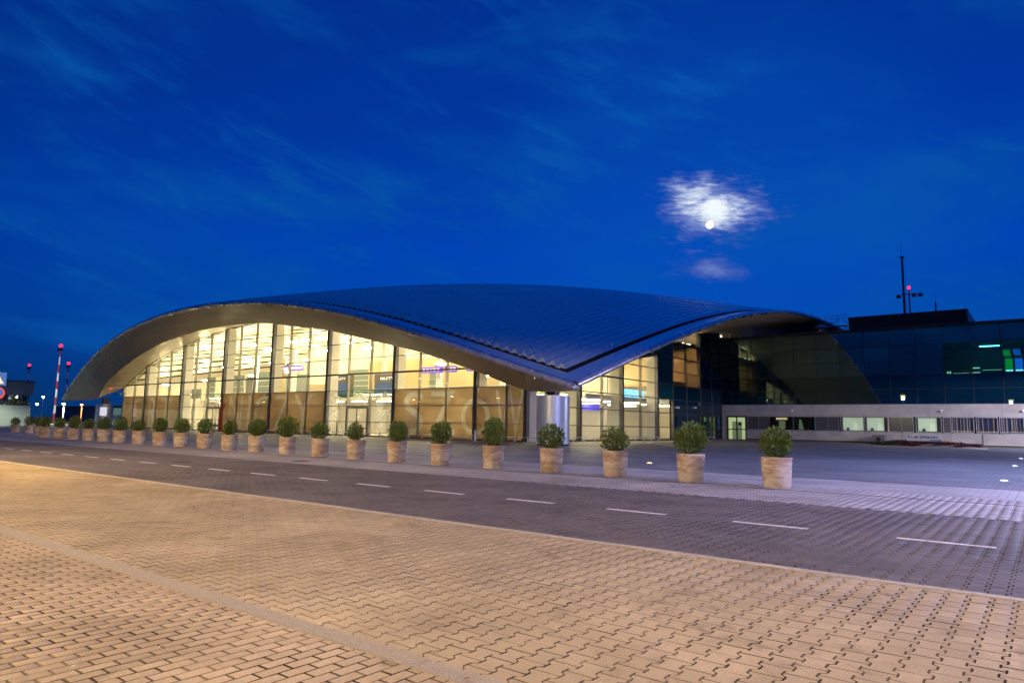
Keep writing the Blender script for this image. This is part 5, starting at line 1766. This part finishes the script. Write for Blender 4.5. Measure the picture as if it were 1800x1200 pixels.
def post_lamp(x, y, h, col, label, s=40, r=.22, watts=0):
    l_ = empty('lamp_post', (x, y, 0)); tag(l_, label, 'lamp post', 'distant lamp posts at the far left')
    MB().tube((0, 0, 0), (0, 0, h), .10, .08, 8).build('pole', M_white, l_)
    MB().box(-.5, .1, -.2, .2, h, h + .15).build('lamp_housing', M_alu, l_)
    MB().lathe([(0, -r * .6), (r, -.02), (r * .9, .05), (0, .08)], 12).build('lamp', emission('post_glow_' + label[:6], col, s), l_, loc=(-.2, 0, h - .06), smooth=True)
    if watts:
        ld = bpy.data.lights.new('lamp_light', 'SPOT'); ld.energy = watts; ld.color = col; ld.shadow_soft_size = .2; ld.spot_size = math.radians(160); ld.spot_blend = 0.3
        lo = bpy.data.objects.new('lamp_light', ld); COL.objects.link(lo); lo.parent = l_; lo.location = (1.0, -.6, h - .4)
post_lamp(-170, 58.6, 4.5, (.9, 1.0, .62), 'brightest white lamp post under the roof tip', 60, .34, 5000)
post_lamp(-130, 31.0, 6.4, (.86, 1.0, .74), 'greenish lamp post in front of the pale building, out of the row', 30, .25, 4500)
post_lamp(-209.5, 66, 5.0, (1.0, .9, .8), 'white lamp post right of the pale building', 50, .34)
post_lamp(-159.7, 58.4, 4.3, (1.0, .42, .12), 'orange lamp post beside the far round column', 40, .26, 900)
post_lamp(-241.5, 95.5, 6.2, (.35, .95, 1.0), 'cyan lamp post in the gap under the far eave', 50, .40)
ld = bpy.data.lights.new('lamp_light', 'POINT'); ld.energy = 22000; ld.color = (1, .95, .85); ld.shadow_soft_size = .4  # lamp added only to brighten the striped masts
ap = empty('lamp_post', (-262, 84, 0)); tag(ap, 'added lamp post that lights the striped masts, near the tallest one', 'lamp post', 'distant lamp posts at the far left')
MB().tube((0, 0, 0), (0, 0, 8), .10, .08, 8).build('pole', M_alu, ap)
MB().lathe([(0, -.2), (.3, -.05), (.3, .1), (0, .15)], 12).build('lamp', MATS['post_glow_bright'] if 'post_glow_bright' in MATS else M_ambar, ap, loc=(0, 0, 8.2))
lo = bpy.data.objects.new('lamp_light', ld); COL.objects.link(lo); lo.parent = ap; lo.location = (0, 0, 9.2)
# road signs at the left edge
rs = empty('road_sign', (-38.62, 10.5, 0)); tag(rs, 'blue square pedestrian crossing sign above a round no parking sign, cut by the picture edge', 'road sign')
M_sb = principled('sign_blue_glow', (.01, .10, .55), .4, emit=(.0, .12, .6), emit_s=.05)  # faint glow put in for light thrown back by the plate
rs.rotation_euler = (0, 0, math.radians(75))
MB().tube((0, .05, 0), (0, .05, 3.5), .035).build('pole', M_alu, rs)
MB().box(-.30, .30, -.03, .0, 2.86, 3.46).build('plate', M_sb, rs)
MB().prism([(-.22, -.035, 2.94), (.22, -.035, 2.94), (0, -.035, 3.34)], (0, .004, 0)).build('triangle', M_white, rs)
MB().lathe([(0, 0), (.30, 0), (.30, .02), (0, .02)], 28).build('disc', principled('sign_red', (.5, .03, .04), .5), rs, loc=(0, 0, 2.5)).rotation_euler = (math.pi / 2, 0, 0)
MB().lathe([(0, .0), (.23, 0), (.23, .01), (0, .01)], 28).build('disc_field', M_sb, rs, loc=(0, -.022, 2.5)).rotation_euler = (math.pi / 2, 0, 0)
mb = MB().prism([(-.2, -.038, 2.64), (-.14, -.038, 2.70), (.2, -.038, 2.36), (.14, -.038, 2.30)], (0, .004, 0)); mb.build('slash', MATS['sign_red'], rs)

# ================================================================== moon
moon = MB().lathe([(0, -1)] + [(math.cos(a), math.sin(a)) for a in np.linspace(-1.4, 1.4, 15)] + [(0, 1)], 32)
mo = moon.build('moon', emission('moon_light', (1.0, .98, .93), 1.15), None, smooth=True)
mo.location = MOON * 3000 + Vector((0, 0, 1.4)); mo.scale = (17, 17, 17)
tag(mo, 'bright full moon shining through thin torn cloud', 'moon', kind='structure')
